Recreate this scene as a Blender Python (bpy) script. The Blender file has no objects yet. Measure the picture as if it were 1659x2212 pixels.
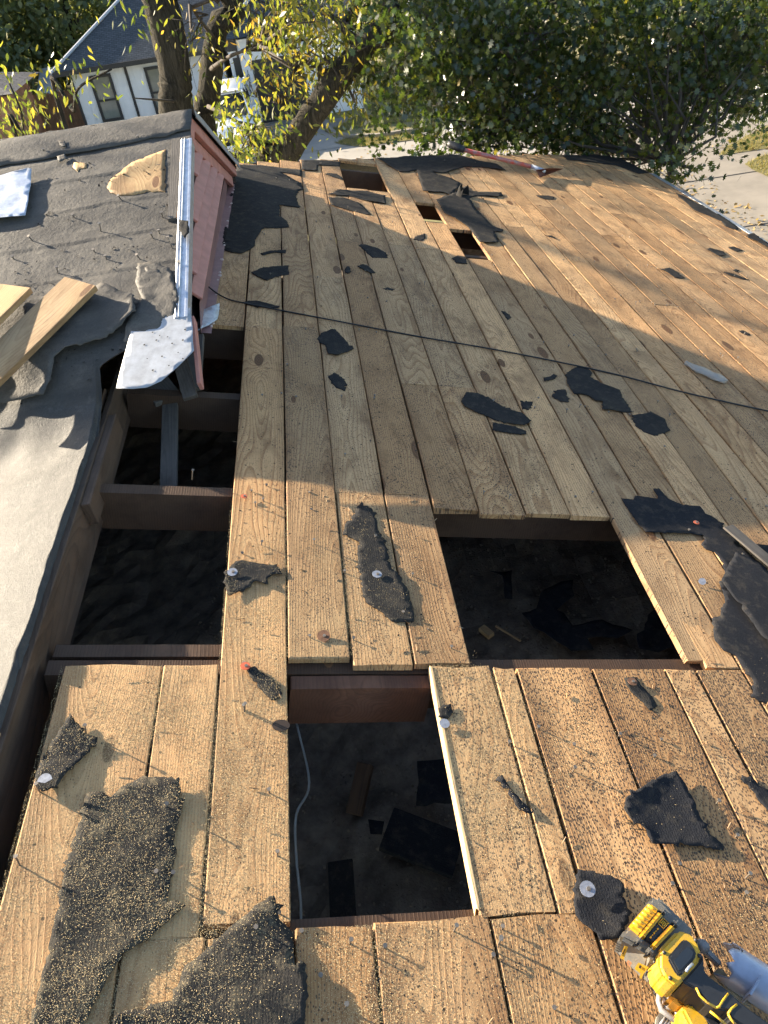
import bpy, bmesh, math, random
import numpy as np
from mathutils import Vector, Matrix, noise
from mathutils.geometry import delaunay_2d_cdt
random.seed(7); rng = np.random.default_rng(7)
C = bpy.context.scene.collection
sc = bpy.context.scene
# ------------------------------------------------------------------ camera frame
F, CX, CY = 1660.0, 829.5, 1106.0          # focal length and centre on a 1659 x 2212 frame
H = 1.45                                    # eye height above the deck, square to it
PITCH = math.radians(14)
def _n(v): v = np.array(v, float); return v/np.linalg.norm(v)
_d = _n([(597-CX)/F, -(-261-CY)/F, 1.0])
_s = np.array([1, -.03, 0.0]); _s[2] = -(_s[0]*_d[0]+_s[1]*_d[1])/_d[2]; _s = _n(_s)
_m = np.cross(_s, _d); _m = _m if _m[1] > 0 else -_m
cp, sp = math.cos(PITCH), math.sin(PITCH)
RW = np.array([cp*_s+sp*_m, _d, -sp*_s+cp*_m])      # camera axes -> world
CAM = RW @ (H*_m)
cam_data = bpy.data.cameras.new('camera'); cam = bpy.data.objects.new('camera', cam_data); C.objects.link(cam)
r_, u_, f_ = RW@[1,0,0], RW@[0,1,0], RW@[0,0,1]
cam.matrix_world = Matrix(((r_[0],u_[0],-f_[0],CAM[0]),(r_[1],u_[1],-f_[1],CAM[1]),(r_[2],u_[2],-f_[2],CAM[2]),(0,0,0,1)))
cam_data.sensor_fit = 'VERTICAL'; cam_data.sensor_height = 24; cam_data.lens = 24*F/2212
cam_data.clip_start = .02; cam_data.clip_end = 500
sc.camera = cam
# ------------------------------------------------------------------ sky, sun, exposure
SUN = _n([-.80, .50, .362])                  # direction towards the sun
el = math.asin(SUN[2]); az = math.atan2(SUN[0], SUN[1])
W = bpy.data.worlds.new('World'); sc.world = W; W.use_nodes = True
nt = W.node_tree; bg = nt.nodes['Background']
sky = nt.nodes.new('ShaderNodeTexSky'); sky.sky_type = 'NISHITA'; sky.sun_disc = False
sky.sun_elevation = el; sky.sun_rotation = az
nt.links.new(sky.outputs[0], bg.inputs[0]); bg.inputs[1].default_value = .076
sl = bpy.data.lights.new('sun', 'SUN'); sl.energy = 5.0; sl.angle = math.radians(.5); sl.color = (1, .86, .66)
so = bpy.data.objects.new('sun', sl); C.objects.link(so)
so.rotation_euler = Vector(SUN).to_track_quat('Z', 'Y').to_euler(); so.location = (-8, 5, 12)
vs = sc.view_settings; vs.view_transform = 'Standard'; vs.look = 'None'; vs.gamma = 1; vs.exposure = 2.15; vs.use_curve_mapping = False
sc.cycles.use_denoising = True
sc.cycles.use_adaptive_sampling = True; sc.cycles.adaptive_threshold = .03; sc.cycles.max_bounces = 4; sc.cycles.diffuse_bounces = 2; sc.cycles.glossy_bounces = 2; sc.cycles.transmission_bounces = 3; sc.cycles.transparent_max_bounces = 4; sc.cycles.sample_clamp_indirect = 6
# ------------------------------------------------------------------ materials
def mat(name): 
    m = bpy.data.materials.new(name); m.use_nodes = True
    return m, m.node_tree, m.node_tree.nodes, m.node_tree.links, m.node_tree.nodes['Principled BSDF']
def nd(N, t, **k):
    n = N.new('ShaderNode'+t)
    for a, v in k.items(): setattr(n, a, v)
    return n
def setin(n, **k):
    for a, v in k.items(): n.inputs[a.replace('_', ' ')].default_value = v
    return n
def mth(N, L, op, a, b=None, c=None, clamp=False):
    n = nd(N, 'Math', operation=op, use_clamp=clamp)
    for i, x in enumerate((a, b, c)):
        if x is None: continue
        if hasattr(x, 'is_linked') or hasattr(x, 'links'): L.new(x, n.inputs[i])
        else: n.inputs[i].default_value = x
    return n.outputs[0]
def ramp(N, L, fac, stops, interp='LINEAR'):
    n = nd(N, 'ValToRGB'); e = n.color_ramp.elements; n.color_ramp.interpolation = interp
    while len(e) < len(stops): e.new(.5)
    for el_, (p, c) in zip(e, stops):
        el_.position = p; el_.color = (c, c, c, 1) if isinstance(c, (int, float)) else (*c, 1)
    L.new(fac, n.inputs[0]); return n.outputs[0]
def mixc(N, L, fac, a, b, mode='MIX'):
    n = nd(N, 'Mix', data_type='RGBA', blend_type=mode)
    for s_, x in ((n.inputs[0], fac), (n.inputs[6], a), (n.inputs[7], b)):
        if hasattr(x, 'links'): L.new(x, s_)
        else: s_.default_value = x if isinstance(x, (int, float)) else (*x, 1)
    return n.outputs[2]
def coords(N, L, scale=(1,1,1), loc=None, kind='Object', src=None):
    tc = nd(N, 'TexCoord'); mp = nd(N, 'Mapping'); L.new(src or tc.outputs[kind], mp.inputs[0]); mp.inputs['Scale'].default_value = scale
    if loc is not None: 
        if hasattr(loc, 'links'): L.new(loc, mp.inputs['Location'])
        else: mp.inputs['Location'].default_value = loc
    return mp.outputs[0]
def tnoise(N, L, vec, scale, detail=4, rough=.55, dist=0):
    n = nd(N, 'TexNoise'); setin(n, Scale=scale, Detail=detail, Roughness=rough, Distortion=dist); L.new(vec, n.inputs['Vector']); return n.outputs[0]
def bump(N, L, bs, h, strength=.4, dist=.002):
    b = nd(N, 'Bump'); b.inputs['Strength'].default_value = strength; b.inputs['Distance'].default_value = dist
    L.new(h, b.inputs['Height']); L.new(b.outputs[0], bs.inputs['Normal'])

def wood(name, light, dark, grey=(.26,.22,.17), knots=True, specks=True):
    """sawn pine: rings about a tilted pith, knots, tar specks, grey weathering; Object Info colour = (specks, tone, weathering)"""
    m, t, N, L, bs = mat(name)
    oi = nd(N, 'ObjectInfo'); sep = nd(N, 'SeparateColor'); L.new(oi.outputs['Color'], sep.inputs[0])
    rnd = oi.outputs['Random']
    cx_ = nd(N, 'CombineXYZ')
    L.new(mth(N, L, 'MULTIPLY', rnd, 37.0), cx_.inputs[0]); L.new(mth(N, L, 'MULTIPLY', rnd, 91.0), cx_.inputs[1]); L.new(mth(N, L, 'MULTIPLY', rnd, 13.0), cx_.inputs[2])
    tc = nd(N, 'TexCoord'); base = tc.outputs['Object']
    rv = nd(N, 'VectorMath', operation='ADD'); L.new(base, rv.inputs[0]); L.new(cx_.outputs[0], rv.inputs[1]); P = rv.outputs[0]
    sx = nd(N, 'SeparateXYZ'); L.new(base, sx.inputs[0]); X, Y, Z = sx.outputs
    # knots
    kv = coords(N, L, (7.5, 2.6, .01), src=P)
    vor = nd(N, 'TexVoronoi', voronoi_dimensions='2D'); setin(vor, Scale=1.0, Randomness=1.0); L.new(kv, vor.inputs['Vector'])
    kd = vor.outputs['Distance']; ks = nd(N, 'SeparateColor'); L.new(vor.outputs['Color'], ks.inputs[0])
    kon = mth(N, L, 'GREATER_THAN', ks.outputs[0], .80)
    ksz = mth(N, L, 'MULTIPLY_ADD', ks.outputs[1], .13, .045)
    krel = mth(N, L, 'DIVIDE', kd, ksz)
    kmask = mth(N, L, 'MULTIPLY', ramp(N, L, krel, [(.80, 1), (1.0, 0)]), kon)
    kfield = mth(N, L, 'MULTIPLY', mth(N, L, 'POWER', 2.718, mth(N, L, 'MULTIPLY', mth(N, L, 'MULTIPLY', krel, krel), -.22)), kon)
    # rings
    wob = tnoise(N, L, coords(N, L, (3.5, .55, 3.5), src=P), 1.0, 2)
    wob2 = tnoise(N, L, coords(N, L, (30, 2.2, 30), src=P), 1.0, 3)
    rx = mth(N, L, 'ADD', X, mth(N, L, 'MULTIPLY_ADD', rnd, .16, -.08))
    rx = mth(N, L, 'ADD', rx, mth(N, L, 'MULTIPLY_ADD', wob2, .012, -.006))
    rz = mth(N, L, 'ADD', mth(N, L, 'MULTIPLY_ADD', wob, .34, -.10), mth(N, L, 'MULTIPLY', kfield, .035))
    rr = mth(N, L, 'SQRT', mth(N, L, 'ADD', mth(N, L, 'MULTIPLY', rx, rx), mth(N, L, 'MULTIPLY', rz, rz)))
    ph = mth(N, L, 'FRACT', mth(N, L, 'MULTIPLY', rr, mth(N, L, 'MULTIPLY_ADD', sep.outputs[1], 60, 110)))
    ring = ramp(N, L, ph, [(0, 0), (.55, .25), (.86, 1), (.93, .9), (1, 0)])
    fib = tnoise(N, L, coords(N, L, (260, 7, 260), src=P), 1.0, 3, .6)
    big = tnoise(N, L, coords(N, L, (5, 1.6, 5), src=P), 1.0, 3)
    col = mixc(N, L, mth(N, L, 'MULTIPLY', ring, .62), light, dark)
    col = mixc(N, L, ramp(N, L, fib, [(.35, .0), (.75, .30)]), col, dark)
    tone = mth(N, L, 'MULTIPLY_ADD', rnd, .50, .70)
    tn = nd(N, 'CombineColor'); L.new(tone, tn.inputs[0]); L.new(mth(N, L, 'MULTIPLY_ADD', sep.outputs[1], -.12, mth(N, L, 'MULTIPLY', tone, 1.03)), tn.inputs[1]); L.new(mth(N, L, 'MULTIPLY_ADD', sep.outputs[1], -.25, mth(N, L, 'MULTIPLY', tone, 1.08)), tn.inputs[2])
    col = mixc(N, L, 1.0, col, tn.outputs[0], 'MULTIPLY')
    gfac = mth(N, L, 'MULTIPLY', ramp(N, L, big, [(.30, .10), (.70, 1)]), sep.outputs[2])
    col = mixc(N, L, gfac, col, grey)
    # old stains, scratches
    st = tnoise(N, L, coords(N, L, (9, 4, 9), src=P), 1.0, 5, .7)
    col = mixc(N, L, ramp(N, L, st, [(.47, 0), (.70, .62)]), col, (dark[0]*.45, dark[1]*.45, dark[2]*.45))
    sc1 = tnoise(N, L, coords(N, L, (70, 300, 70), src=P), 1.0, 3, .6, .6); scm = mth(N, L, 'MULTIPLY', ramp(N, L, sc1, [(.66, 0), (.72, 1)]), ramp(N, L, tnoise(N, L, coords(N, L, (6, 5, 6), src=P), 1.0, 3), [(.5, 0), (.62, 1)]))
    col = mixc(N, L, mth(N, L, 'MULTIPLY', scm, .55), col, (.05, .035, .025))
    edge = ramp(N, L, mth(N, L, 'ABSOLUTE', mth(N, L, 'ADD', X, mth(N, L, 'MULTIPLY_ADD', st, .05, -.025))), [(.045, 0), (.085, .40)])
    col = mixc(N, L, edge, col, (dark[0]*.5, dark[1]*.45, dark[2]*.45))
    if knots:
        col = mixc(N, L, mth(N, L, 'MULTIPLY', ramp(N, L, krel, [(.9, .75), (1.5, 0)]), kon), col, (.16, .075, .028))
        kin = mth(N, L, 'FRACT', mth(N, L, 'MULTIPLY', krel, 3.1))
        kcol = mixc(N, L, kin, (.10, .045, .018), (.19, .095, .04))
        col = mixc(N, L, kmask, col, kcol)
    if specks:
        sv = coords(N, L, (210, 120, 210), src=P)
        v2 = nd(N, 'TexVoronoi', voronoi_dimensions='2D'); setin(v2, Scale=1.0, Randomness=1.0); L.new(sv, v2.inputs['Vector'])
        dens = mth(N, L, 'MULTIPLY', tnoise(N, L, coords(N, L, (16, 6, 16), src=P), 1.0, 4, .65), mth(N, L, 'MULTIPLY_ADD', sep.outputs[0], .62, .22))
        sm = mth(N, L, 'LESS_THAN', v2.outputs['Distance'], dens)
        cs = nd(N, 'SeparateColor'); L.new(v2.outputs['Color'], cs.inputs[0])
        sm = mth(N, L, 'MULTIPLY', sm, mth(N, L, 'LESS_THAN', cs.outputs[0], mth(N, L, 'MULTIPLY_ADD', sep.outputs[0], .65, .12)))
        col = mixc(N, L, mth(N, L, 'MULTIPLY', sm, .86), col, (.022, .018, .02))
        # old nail holes
        v3 = nd(N, 'TexVoronoi', voronoi_dimensions='2D'); setin(v3, Scale=11.0, Randomness=1.0); L.new(P, v3.inputs['Vector'])
        nh = mth(N, L, 'LESS_THAN', v3.outputs['Distance'], .034)
        col = mixc(N, L, mth(N, L, 'MULTIPLY', nh, .93), col, (.012, .01, .009))
    dn = tnoise(N, L, P, 260, 3, .8); dn2 = tnoise(N, L, P, 9, 4, .7)
    geo = nd(N, 'NewGeometry'); gsx = nd(N, 'SeparateXYZ'); L.new(geo.outputs['Position'], gsx.inputs[0])
    near_ = mth(N, L, 'SUBTRACT', 1.0, mth(N, L, 'MULTIPLY', mth(N, L, 'ADD', mth(N, L, 'ADD', gsx.outputs[1], mth(N, L, 'MULTIPLY_ADD', big, .8, -.4)), -1.45), 2.0, clamp=True))
    dm = mth(N, L, 'MULTIPLY', mth(N, L, 'MULTIPLY', mth(N, L, 'SUBTRACT', 1.0, oi.outputs['Alpha']), near_), mth(N, L, 'MULTIPLY', ramp(N, L, dn, [(.40, .05), (.64, .95)]), ramp(N, L, dn2, [(.34, .20), (.62, 1)])))
    col = mixc(N, L, dm, col, (.58, .40, .195))
    L.new(col, bs.inputs['Base Color'])
    bs.inputs['Roughness'].default_value = .72; bs.inputs['Specular IOR Level'].default_value = .3
    hh = mth(N, L, 'ADD', mth(N, L, 'ADD', mth(N, L, 'MULTIPLY', fib, .8), mth(N, L, 'MULTIPLY', mth(N, L, 'MULTIPLY', dn, mth(N, L, 'SUBTRACT', 1.0, oi.outputs['Alpha'])), 1.6)), mth(N, L, 'ADD', mth(N, L, 'MULTIPLY', ring, .55), mth(N, L, 'MULTIPLY', tnoise(N, L, P, 420, 2), .5)))
    bump(N, L, bs, hh, .45, .0012)
    return m
M = {}
M['deck'] = wood('pine_deck', (.62, .39, .185), (.26, .118, .043), grey=(.37, .265, .155))
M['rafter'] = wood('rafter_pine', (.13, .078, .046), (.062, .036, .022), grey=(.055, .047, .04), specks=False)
M['bounce_red'] = wood('bounce_reddened_pine', (.21, .105, .062), (.12, .055, .032), grey=(.10, .06, .042), specks=False)  # beam wood reddened to carry bounce light in its colour
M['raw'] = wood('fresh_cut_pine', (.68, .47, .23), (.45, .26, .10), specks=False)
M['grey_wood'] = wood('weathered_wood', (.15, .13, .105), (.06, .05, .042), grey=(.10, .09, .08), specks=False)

def felt(name, a, b, dust=(.45, .36, .22), dustamt=.0, rough=.9, weave=1.0, spec=.12):
    m, t, N, L, bs = mat(name)
    P = coords(N, L, kind='Object')
    n1 = tnoise(N, L, P, 6, 5, .65); n2 = tnoise(N, L, P, 300, 3, .7)
    col = mixc(N, L, n1, a, b)
    col = mixc(N, L, ramp(N, L, n2, [(.45, 0), (.8, .35)]), col, tuple(min(1, x*2.2+.01) for x in b))
    n3 = tnoise(N, L, P, 26, 5, .75)
    n4 = tnoise(N, L, P, 2.2, 4, .6)
    col = mixc(N, L, mth(N, L, 'MULTIPLY', ramp(N, L, n3, [(.5, 0), (.75, 1)]), dustamt), col, dust)
    col = mixc(N, L, ramp(N, L, n4, [(.55, 0), (.75, dustamt*.5)]), col, tuple(x*.6 for x in dust))
    L.new(col, bs.inputs['Base Color']); bs.inputs['Roughness'].default_value = rough; bs.inputs['Specular IOR Level'].default_value = spec
    wv = nd(N, 'TexWave'); setin(wv, Scale=55, Distortion=9, Detail=3); L.new(P, wv.inputs['Vector'])
    hh = mth(N, L, 'ADD', n2, mth(N, L, 'ADD', mth(N, L, 'MULTIPLY', wv.outputs[0], .16*weave), mth(N, L, 'MULTIPLY', tnoise(N, L, P, 60, 4), .8)))
    bump(N, L, bs, hh, .55, .003); return m
M['felt'] = felt('roofing_felt', (.014, .014, .015), (.030, .029, .028), dustamt=.12)
M['felt_dusty'] = felt('dusty_roofing_felt', (.020, .019, .018), (.038, .035, .031), dustamt=.35)
def worn():
    m, t, N, L, bs = mat('worn_roofing_felt')
    P = coords(N, L, kind='Object'); Px = coords(N, L, (1.2, 6, 6), kind='Object')
    big = tnoise(N, L, P, 2.4, 5, .65); st = tnoise(N, L, Px, 1.6, 5, .7); fine = tnoise(N, L, P, 130, 4, .75); mid = tnoise(N, L, P, 22, 5, .7)
    col = mixc(N, L, ramp(N, L, big, [(.35, 0), (.68, 1)]), (.060, .053, .044), (.115, .103, .086))
    col = mixc(N, L, ramp(N, L, st, [(.42, 0), (.66, .75)]), col, (.040, .037, .034))
    col = mixc(N, L, ramp(N, L, mid, [(.55, 0), (.75, .55)]), col, (.165, .145, .115))
    col = mixc(N, L, ramp(N, L, fine, [(.5, 0), (.72, .5)]), col, (.025, .023, .021))
    L.new(col, bs.inputs['Base Color']); bs.inputs['Roughness'].default_value = .7; bs.inputs['Specular IOR Level'].default_value = .35
    hh = mth(N, L, 'ADD', mth(N, L, 'MULTIPLY', fine, .5), mth(N, L, 'ADD', mth(N, L, 'MULTIPLY', mid, 1.2), mth(N, L, 'MULTIPLY', tnoise(N, L, P, 55, 4, .6), .9)))
    bump(N, L, bs, hh, .5, .0045); return m
M['felt_worn'] = worn()
M['felt_pale'] = felt('sun_bleached_felt', (.034, .032, .029), (.062, .058, .052), dust=(.125, .115, .10), dustamt=.7, rough=.65, weave=.2, spec=.35)
M['felt_dark'] = felt('new_roofing_felt', (.010, .011, .014), (.022, .023, .027), dustamt=.10)

def plain(name, col, rough=.5, metal=0, var=.25, scale=8, bmp=0, col2=None, spec=.5):
    m, t, N, L, bs = mat(name)
    P = coords(N, L, kind='Object'); n = tnoise(N, L, P, scale, 5, .65)
    c2 = col2 or tuple(x*(1-var*1.6) for x in col)
    L.new(mixc(N, L, ramp(N, L, n, [(.35, 0), (.7, 1)]), col, c2), bs.inputs['Base Color'])
    bs.inputs['Roughness'].default_value = rough; bs.inputs['Metallic'].default_value = metal; bs.inputs['Specular IOR Level'].default_value = spec
    if bmp: bump(N, L, bs, tnoise(N, L, P, scale*8, 4), bmp, .004)
    return m
M['galv'] = plain('galvanised_steel', (.62, .65, .70), .42, .75, .25, 40, .15, (.40, .43, .48))
M['galv_white'] = plain('weathered_galvanised_steel', (.42, .44, .47), .5, .4, .2, 25, .1, (.30, .31, .32))
M['nail'] = plain('nail_steel', (.24, .22, .19), .5, .5, .3, 60, 0, (.14, .10, .07))
M['cap_silver'] = plain('tin_cap', (.36, .38, .43), .5, .4, .25, 90, 0, (.20, .21, .24))
M['cap_orange'] = plain('orange_plastic', (.72, .16, .07), .45, 0, .2, 60)
M['cap_rust'] = plain('rusty_tin', (.22, .11, .06), .8, .2, .4, 60)
M['pink'] = plain('pink_paint', (.56, .255, .21), .6, 0, .18, 10, .1)
M['rope'] = plain('black_cable', (.012, .012, .013), .5, 0, .1)
M['dark_chip'] = plain('tar_chip', (.018, .016, .016), .8, 0, .2)
M['dust'] = plain('sawdust', (.58, .46, .27), .95, 0, .25, 200, 0, (.45, .33, .17), spec=.1)
M['insul'] = plain('attic_insulation', (.22, .17, .125), .95, 0, .6, 14, .8, (.08, .062, .046))
def dusty(name, col, d2, rough=.45):
    m, t, N, L, bs = mat(name)
    P = coords(N, L, kind='Object'); n = tnoise(N, L, P, 38, 5, .7)
    c = mixc(N, L, ramp(N, L, n, [(.42, 0), (.72, .8)]), col, d2)
    v = nd(N, 'TexVoronoi'); setin(v, Scale=260.0); L.new(P, v.inputs['Vector'])
    c = mixc(N, L, mth(N, L, 'MULTIPLY', mth(N, L, 'LESS_THAN', v.outputs['Distance'], mth(N, L, 'MULTIPLY_ADD', n, .9, -.30)), .7), c, (.05, .035, .02))
    L.new(c, bs.inputs['Base Color']); bs.inputs['Roughness'].default_value = rough; bump(N, L, bs, n, .2, .002); return m
M['yellow'] = dusty('yellow_tool_plastic', (.70, .39, .015), (.48, .31, .08))
M['black_tool'] = plain('black_rubber', (.022, .023, .026), .5, 0, .2, 40, .1)
M['grey_tool'] = plain('grey_tool_plastic', (.12, .122, .12), .6, 0, .3, 40, .15, (.22, .19, .14))
M['white_alloy'] = plain('cast_alloy', (.36, .34, .32), .55, .3, .3, 30)
def barkmat():
    m, t, N, L, bs = mat('bark')
    P = coords(N, L, (1, 1, .16), kind='Object'); n = tnoise(N, L, P, 22, 6, .7, 1.5); n2 = tnoise(N, L, P, 3, 3)
    col = mixc(N, L, ramp(N, L, n, [(.38, 0), (.62, 1)]), (.013, .011, .009), (.075, .063, .050)); col = mixc(N, L, mth(N, L, 'MULTIPLY', n2, .5), col, (.06, .06, .045))
    L.new(col, bs.inputs['Base Color']); bs.inputs['Roughness'].default_value = .95; bs.inputs['Specular IOR Level'].default_value = .15
    bump(N, L, bs, n, 1.0, .05); return m
M['bark'] = barkmat()
M['twig'] = plain('twig_bark', (.075, .06, .048), .9, 0, .4, 9)
M['white_wall'] = plain('white_siding', (.72, .73, .74), .6, 0, .06, 1)
M['black_trim'] = plain('black_trim', (.022, .022, .024), .5, 0, .1)
M['fence'] = plain('cedar_fence', (.23, .13, .075), .85, 0, .3, 4)
M['brick'] = plain('brick_wall', (.40, .20, .12), .85, 0, .3, 3)
M['concrete'] = plain('concrete', (.235, .205, .165), .85, 0, .16, 1.3, .2, (.165, .145, .115))
M['street'] = plain('street_concrete', (.30, .275, .235), .85, 0, .14, .6, .2, (.23, .21, .18))
M['soil'] = plain('lawn_ground', (.13, .12, .045), .95, 0, .4, 1.5, .6, (.20, .17, .07))
M['car_white'] = plain('white_car_paint', (.78, .80, .82), .18, 0, .02, 2)
M['glass_dark'] = plain('dark_glass', (.02, .025, .03), .06, 0, 0, 1, spec=.8)
M['window_glass'] = plain('window_glass', (.20, .22, .20), .08, 0, .3, .8, spec=.8)
M['tyre'] = plain('tyre_rubber', (.02, .02, .02), .8)
M['red_paint'] = plain('worn_red_paint', (.50, .055, .035), .45, 0, .7, 22, 0, (.26, .25, .25))
M['rust'] = plain('rusty_steel', (.20, .075, .045), .55, .5, .4, 25)
def cloudy():
    m, t, N, L, bs = mat('cloudy_plastic'); bs.inputs['Base Color'].default_value = (.45, .42, .37, 1); bs.inputs['Roughness'].default_value = .3
    tr = nd(N, 'BsdfTransparent'); mx = nd(N, 'MixShader'); mx.inputs[0].default_value = .5; L.new(bs.outputs[0], mx.inputs[1]); L.new(tr.outputs[0], mx.inputs[2]); L.new(mx.outputs[0], N['Material Output'].inputs[0]); return m
M['clear'] = cloudy()
M['cable_white'] = plain('white_cable', (.6, .62, .58), .5)
M['chip_tan'] = plain('dusty_plate', (.42, .34, .22), .8, 0, .35, 40)
M['guard'] = plain('blue_grey_guard', (.42, .47, .58), .35, .35, .15, 20)
def shingle(name, a, b, scale):
    m, t, N, L, bs = mat(name)
    P = coords(N, L, (scale, scale, scale), kind='Object')
    br = nd(N, 'TexBrick'); setin(br, Scale=1.0, Mortar_Size=.04, Brick_Width=.9, Row_Height=.4); L.new(P, br.inputs['Vector'])
    br.inputs['Color1'].default_value = (*a, 1); br.inputs['Color2'].default_value = (*b, 1); br.inputs['Mortar'].default_value = (a[0]*.4, a[1]*.4, a[2]*.4, 1)
    L.new(br.outputs[0], bs.inputs['Base Color']); bs.inputs['Roughness'].default_value = .8
    return m
M['shingle'] = shingle('charcoal_shingles', (.035, .045, .055), (.065, .075, .085), 5.5)
M['shingle2'] = shingle('grey_shingles', (.07, .065, .065), (.12, .11, .11), 2.2)
def leafmat(name, cols, trans=.45, rough=.32, spec=.6):
    m, t, N, L, bs = mat(name)
    at = nd(N, 'Attribute', attribute_name='tint'); sp_ = nd(N, 'SeparateColor'); L.new(at.outputs['Color'], sp_.inputs[0])
    k = len(cols); col = ramp(N, L, sp_.outputs[0], [(i/(k-1), c) for i, c in enumerate(cols)])
    L.new(col, bs.inputs['Base Color']); bs.inputs['Roughness'].default_value = rough; bs.inputs['Specular IOR Level'].default_value = spec
    tr = nd(N, 'BsdfTranslucent'); L.new(mixc(N, L, 1.0, col, (1.7, 1.55, .75), 'MULTIPLY'), tr.inputs[0])
    mx = nd(N, 'MixShader'); mx.inputs[0].default_value = trans
    L.new(bs.outputs[0], mx.inputs[1]); L.new(tr.outputs[0], mx.inputs[2]); L.new(mx.outputs[0], N['Material Output'].inputs[0])
    return m
M['oak_leaf'] = leafmat('oak_leaves', [(.018, .034, .010), (.032, .056, .014), (.060, .086, .020), (.14, .150, .03), (.30, .18, .03)], .44, .26, .9)
M['pecan_leaf'] = leafmat('pecan_leaves', [(.04, .065, .02), (.075, .105, .025), (.12, .145, .03), (.20, .19, .04), (.25, .17, .04)], .58, .36, .6)
M['far_leaf'] = leafmat('far_leaves', [(.08, .105, .055), (.12, .15, .07), (.16, .19, .085), (.23, .23, .10)], .5, .4, .6)
M['grass'] = leafmat('dry_grass', [(.10, .11, .03), (.20, .18, .06), (.32, .25, .11)], .3, .7, .2)
M['litter'] = leafmat('fallen_leaves', [(.20, .13, .06), (.33, .23, .10), (.42, .33, .16)], .2, .7, .2)
# ------------------------------------------------------------------ surfaces
S_ = np.array([cp, 0, -sp]); N_ = np.array([sp, 0, cp]); Y_ = np.array([0, 1.0, 0])
def drop(v): return .165*((v-2.2)/4)**1.3 if v > 2.2 else 0.0
def wray(x, y): return RW @ np.array([(x-CX)/F, -(y-CY)/F, 1.0])
def atY(x, y, Y0): r = wray(x, y); return CAM + r*(Y0-CAM[1])/r[1]
def atZ(x, y, Z0): r = wray(x, y); return CAM + r*(Z0-CAM[2])/r[2]
def atX(x, y, X0): r = wray(x, y); return CAM + r*(X0-CAM[0])/r[0]
def pw(p):
    q = RW.T@(np.array(p, float)-CAM); return CX+F*q[0]/q[2], CY-F*q[1]/q[2]
class Deck:
    def P(s, u, v, w=0.0): return u*S_ + v*Y_ + (w-drop(v))*N_
    def px(s, x, y, w=0.0):
        r = wray(x, y); v = 2.0
        for _ in range(40):
            t = (w-drop(v)-H)/(r@N_); v = .5*v+.5*(t*r[1])
        t = (w-drop(v)-H)/(r@N_); p = CAM+t*r
        return float(p@S_), float(p[1])
    n = N_
class Flat:
    def __init__(s, o, e1, e2): s.o = np.array(o, float); s.e1 = _n(e1); s.e2 = _n(e2); s.n = np.cross(s.e1, s.e2)
    def P(s, a, b, w=0.0): return s.o+a*s.e1+b*s.e2+w*s.n
    def px(s, x, y, w=0.0):
        r = wray(x, y); t = ((s.o+w*s.n-CAM)@s.n)/(r@s.n); p = CAM+t*r-s.o
        return float(p@s.e1), float(p@s.e2)
D = Deck()
ZG = -5.1                                              # ground level
YP, ZP, XR = 3.91, .66, -.19                           # dormer ridge and rake plane
GS = (ZP-.297)/(YP-2.51)                               # dormer near slope
G = Flat((XR, YP, ZP), (1, 0, 0), (0, 1, GS))          # a: along X, b: up-slope (negative = down)
XRIDGE = -.50
def zL(x): return .135+.25*(x-XRIDGE)                  # far side of the main ridge falls to the left
# ------------------------------------------------------------------ object helpers
def link(name, me, m=None, parent=None, mw=None, smooth=False):
    o = bpy.data.objects.new(name, me); C.objects.link(o)
    if m is not None:
        for x in (m if isinstance(m, (list, tuple)) else [m]): me.materials.append(M[x] if isinstance(x, str) else x)
    if parent is not None:
        o.parent = parent
        if mw is not None: o.matrix_local = Matrix.Translation(-Vector(parent['_o'])) @ mw
        else: o.location = -Vector(parent['_o'])
    elif mw is not None: o.matrix_world = mw
    if smooth:
        for p in me.polygons: p.use_smooth = True
    return o
def mesh(verts, faces):
    me = bpy.data.meshes.new('m'); me.from_pydata([tuple(map(float, v)) for v in verts], [], [tuple(map(int, f)) for f in faces]); me.update(); return me
def add(name, verts, faces, m, parent=None, smooth=False, origin=None):
    """verts in world space; the object's origin is put at `origin` (default: first vertices' mean)"""
    v = np.array(verts, float); o = np.array(origin, float) if origin is not None else v.mean(0)
    return link(name, mesh(v-o, faces), m, parent, Matrix.Translation(Vector(o)), smooth)
def thing(name, label, cat, loc=(0,0,0), group=None):
    o = bpy.data.objects.new(name, None); C.objects.link(o); o.location = Vector(loc); o.empty_display_size = .05
    o['label'] = label; o['category'] = cat; o['_o'] = [float(x) for x in loc]
    if group: o['group'] = group
    return o
def tag(o, label=None, cat=None, group=None, kind=None):
    for k, v in (('label', label), ('category', cat), ('group', group), ('kind', kind)):
        if v: o[k] = v
    return o
def frame(o, ex, ey, ez): return Matrix(((ex[0],ey[0],ez[0],o[0]),(ex[1],ey[1],ez[1],o[1]),(ex[2],ey[2],ez[2],o[2]),(0,0,0,1)))
BOXF = [(0,1,3,2),(4,6,7,5),(0,4,5,1),(2,3,7,6),(0,2,6,4),(1,5,7,3)]
def boxv(x0,x1,y0,y1,z0,z1): return [(x,y,z) for x in (x0,x1) for y in (y0,y1) for z in (z0,z1)]
def bevel_me(me, w, seg=1):
    bm = bmesh.new(); bm.from_mesh(me); bmesh.ops.recalc_face_normals(bm, faces=bm.faces)
    if w: bmesh.ops.bevel(bm, geom=list(bm.edges), offset=w, segments=seg, affect='EDGES', clamp_overlap=True)
    bm.to_mesh(me); bm.free(); return me
def box(name, x0,x1,y0,y1,z0,z1, m, parent=None, bev=0):
    o = np.array([(x0+x1)/2,(y0+y1)/2,z0]); me = mesh(np.array(boxv(x0,x1,y0,y1,z0,z1))-o, BOXF)
    return link(name, bevel_me(me, bev), m, parent, Matrix.Translation(Vector(o)))
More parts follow.
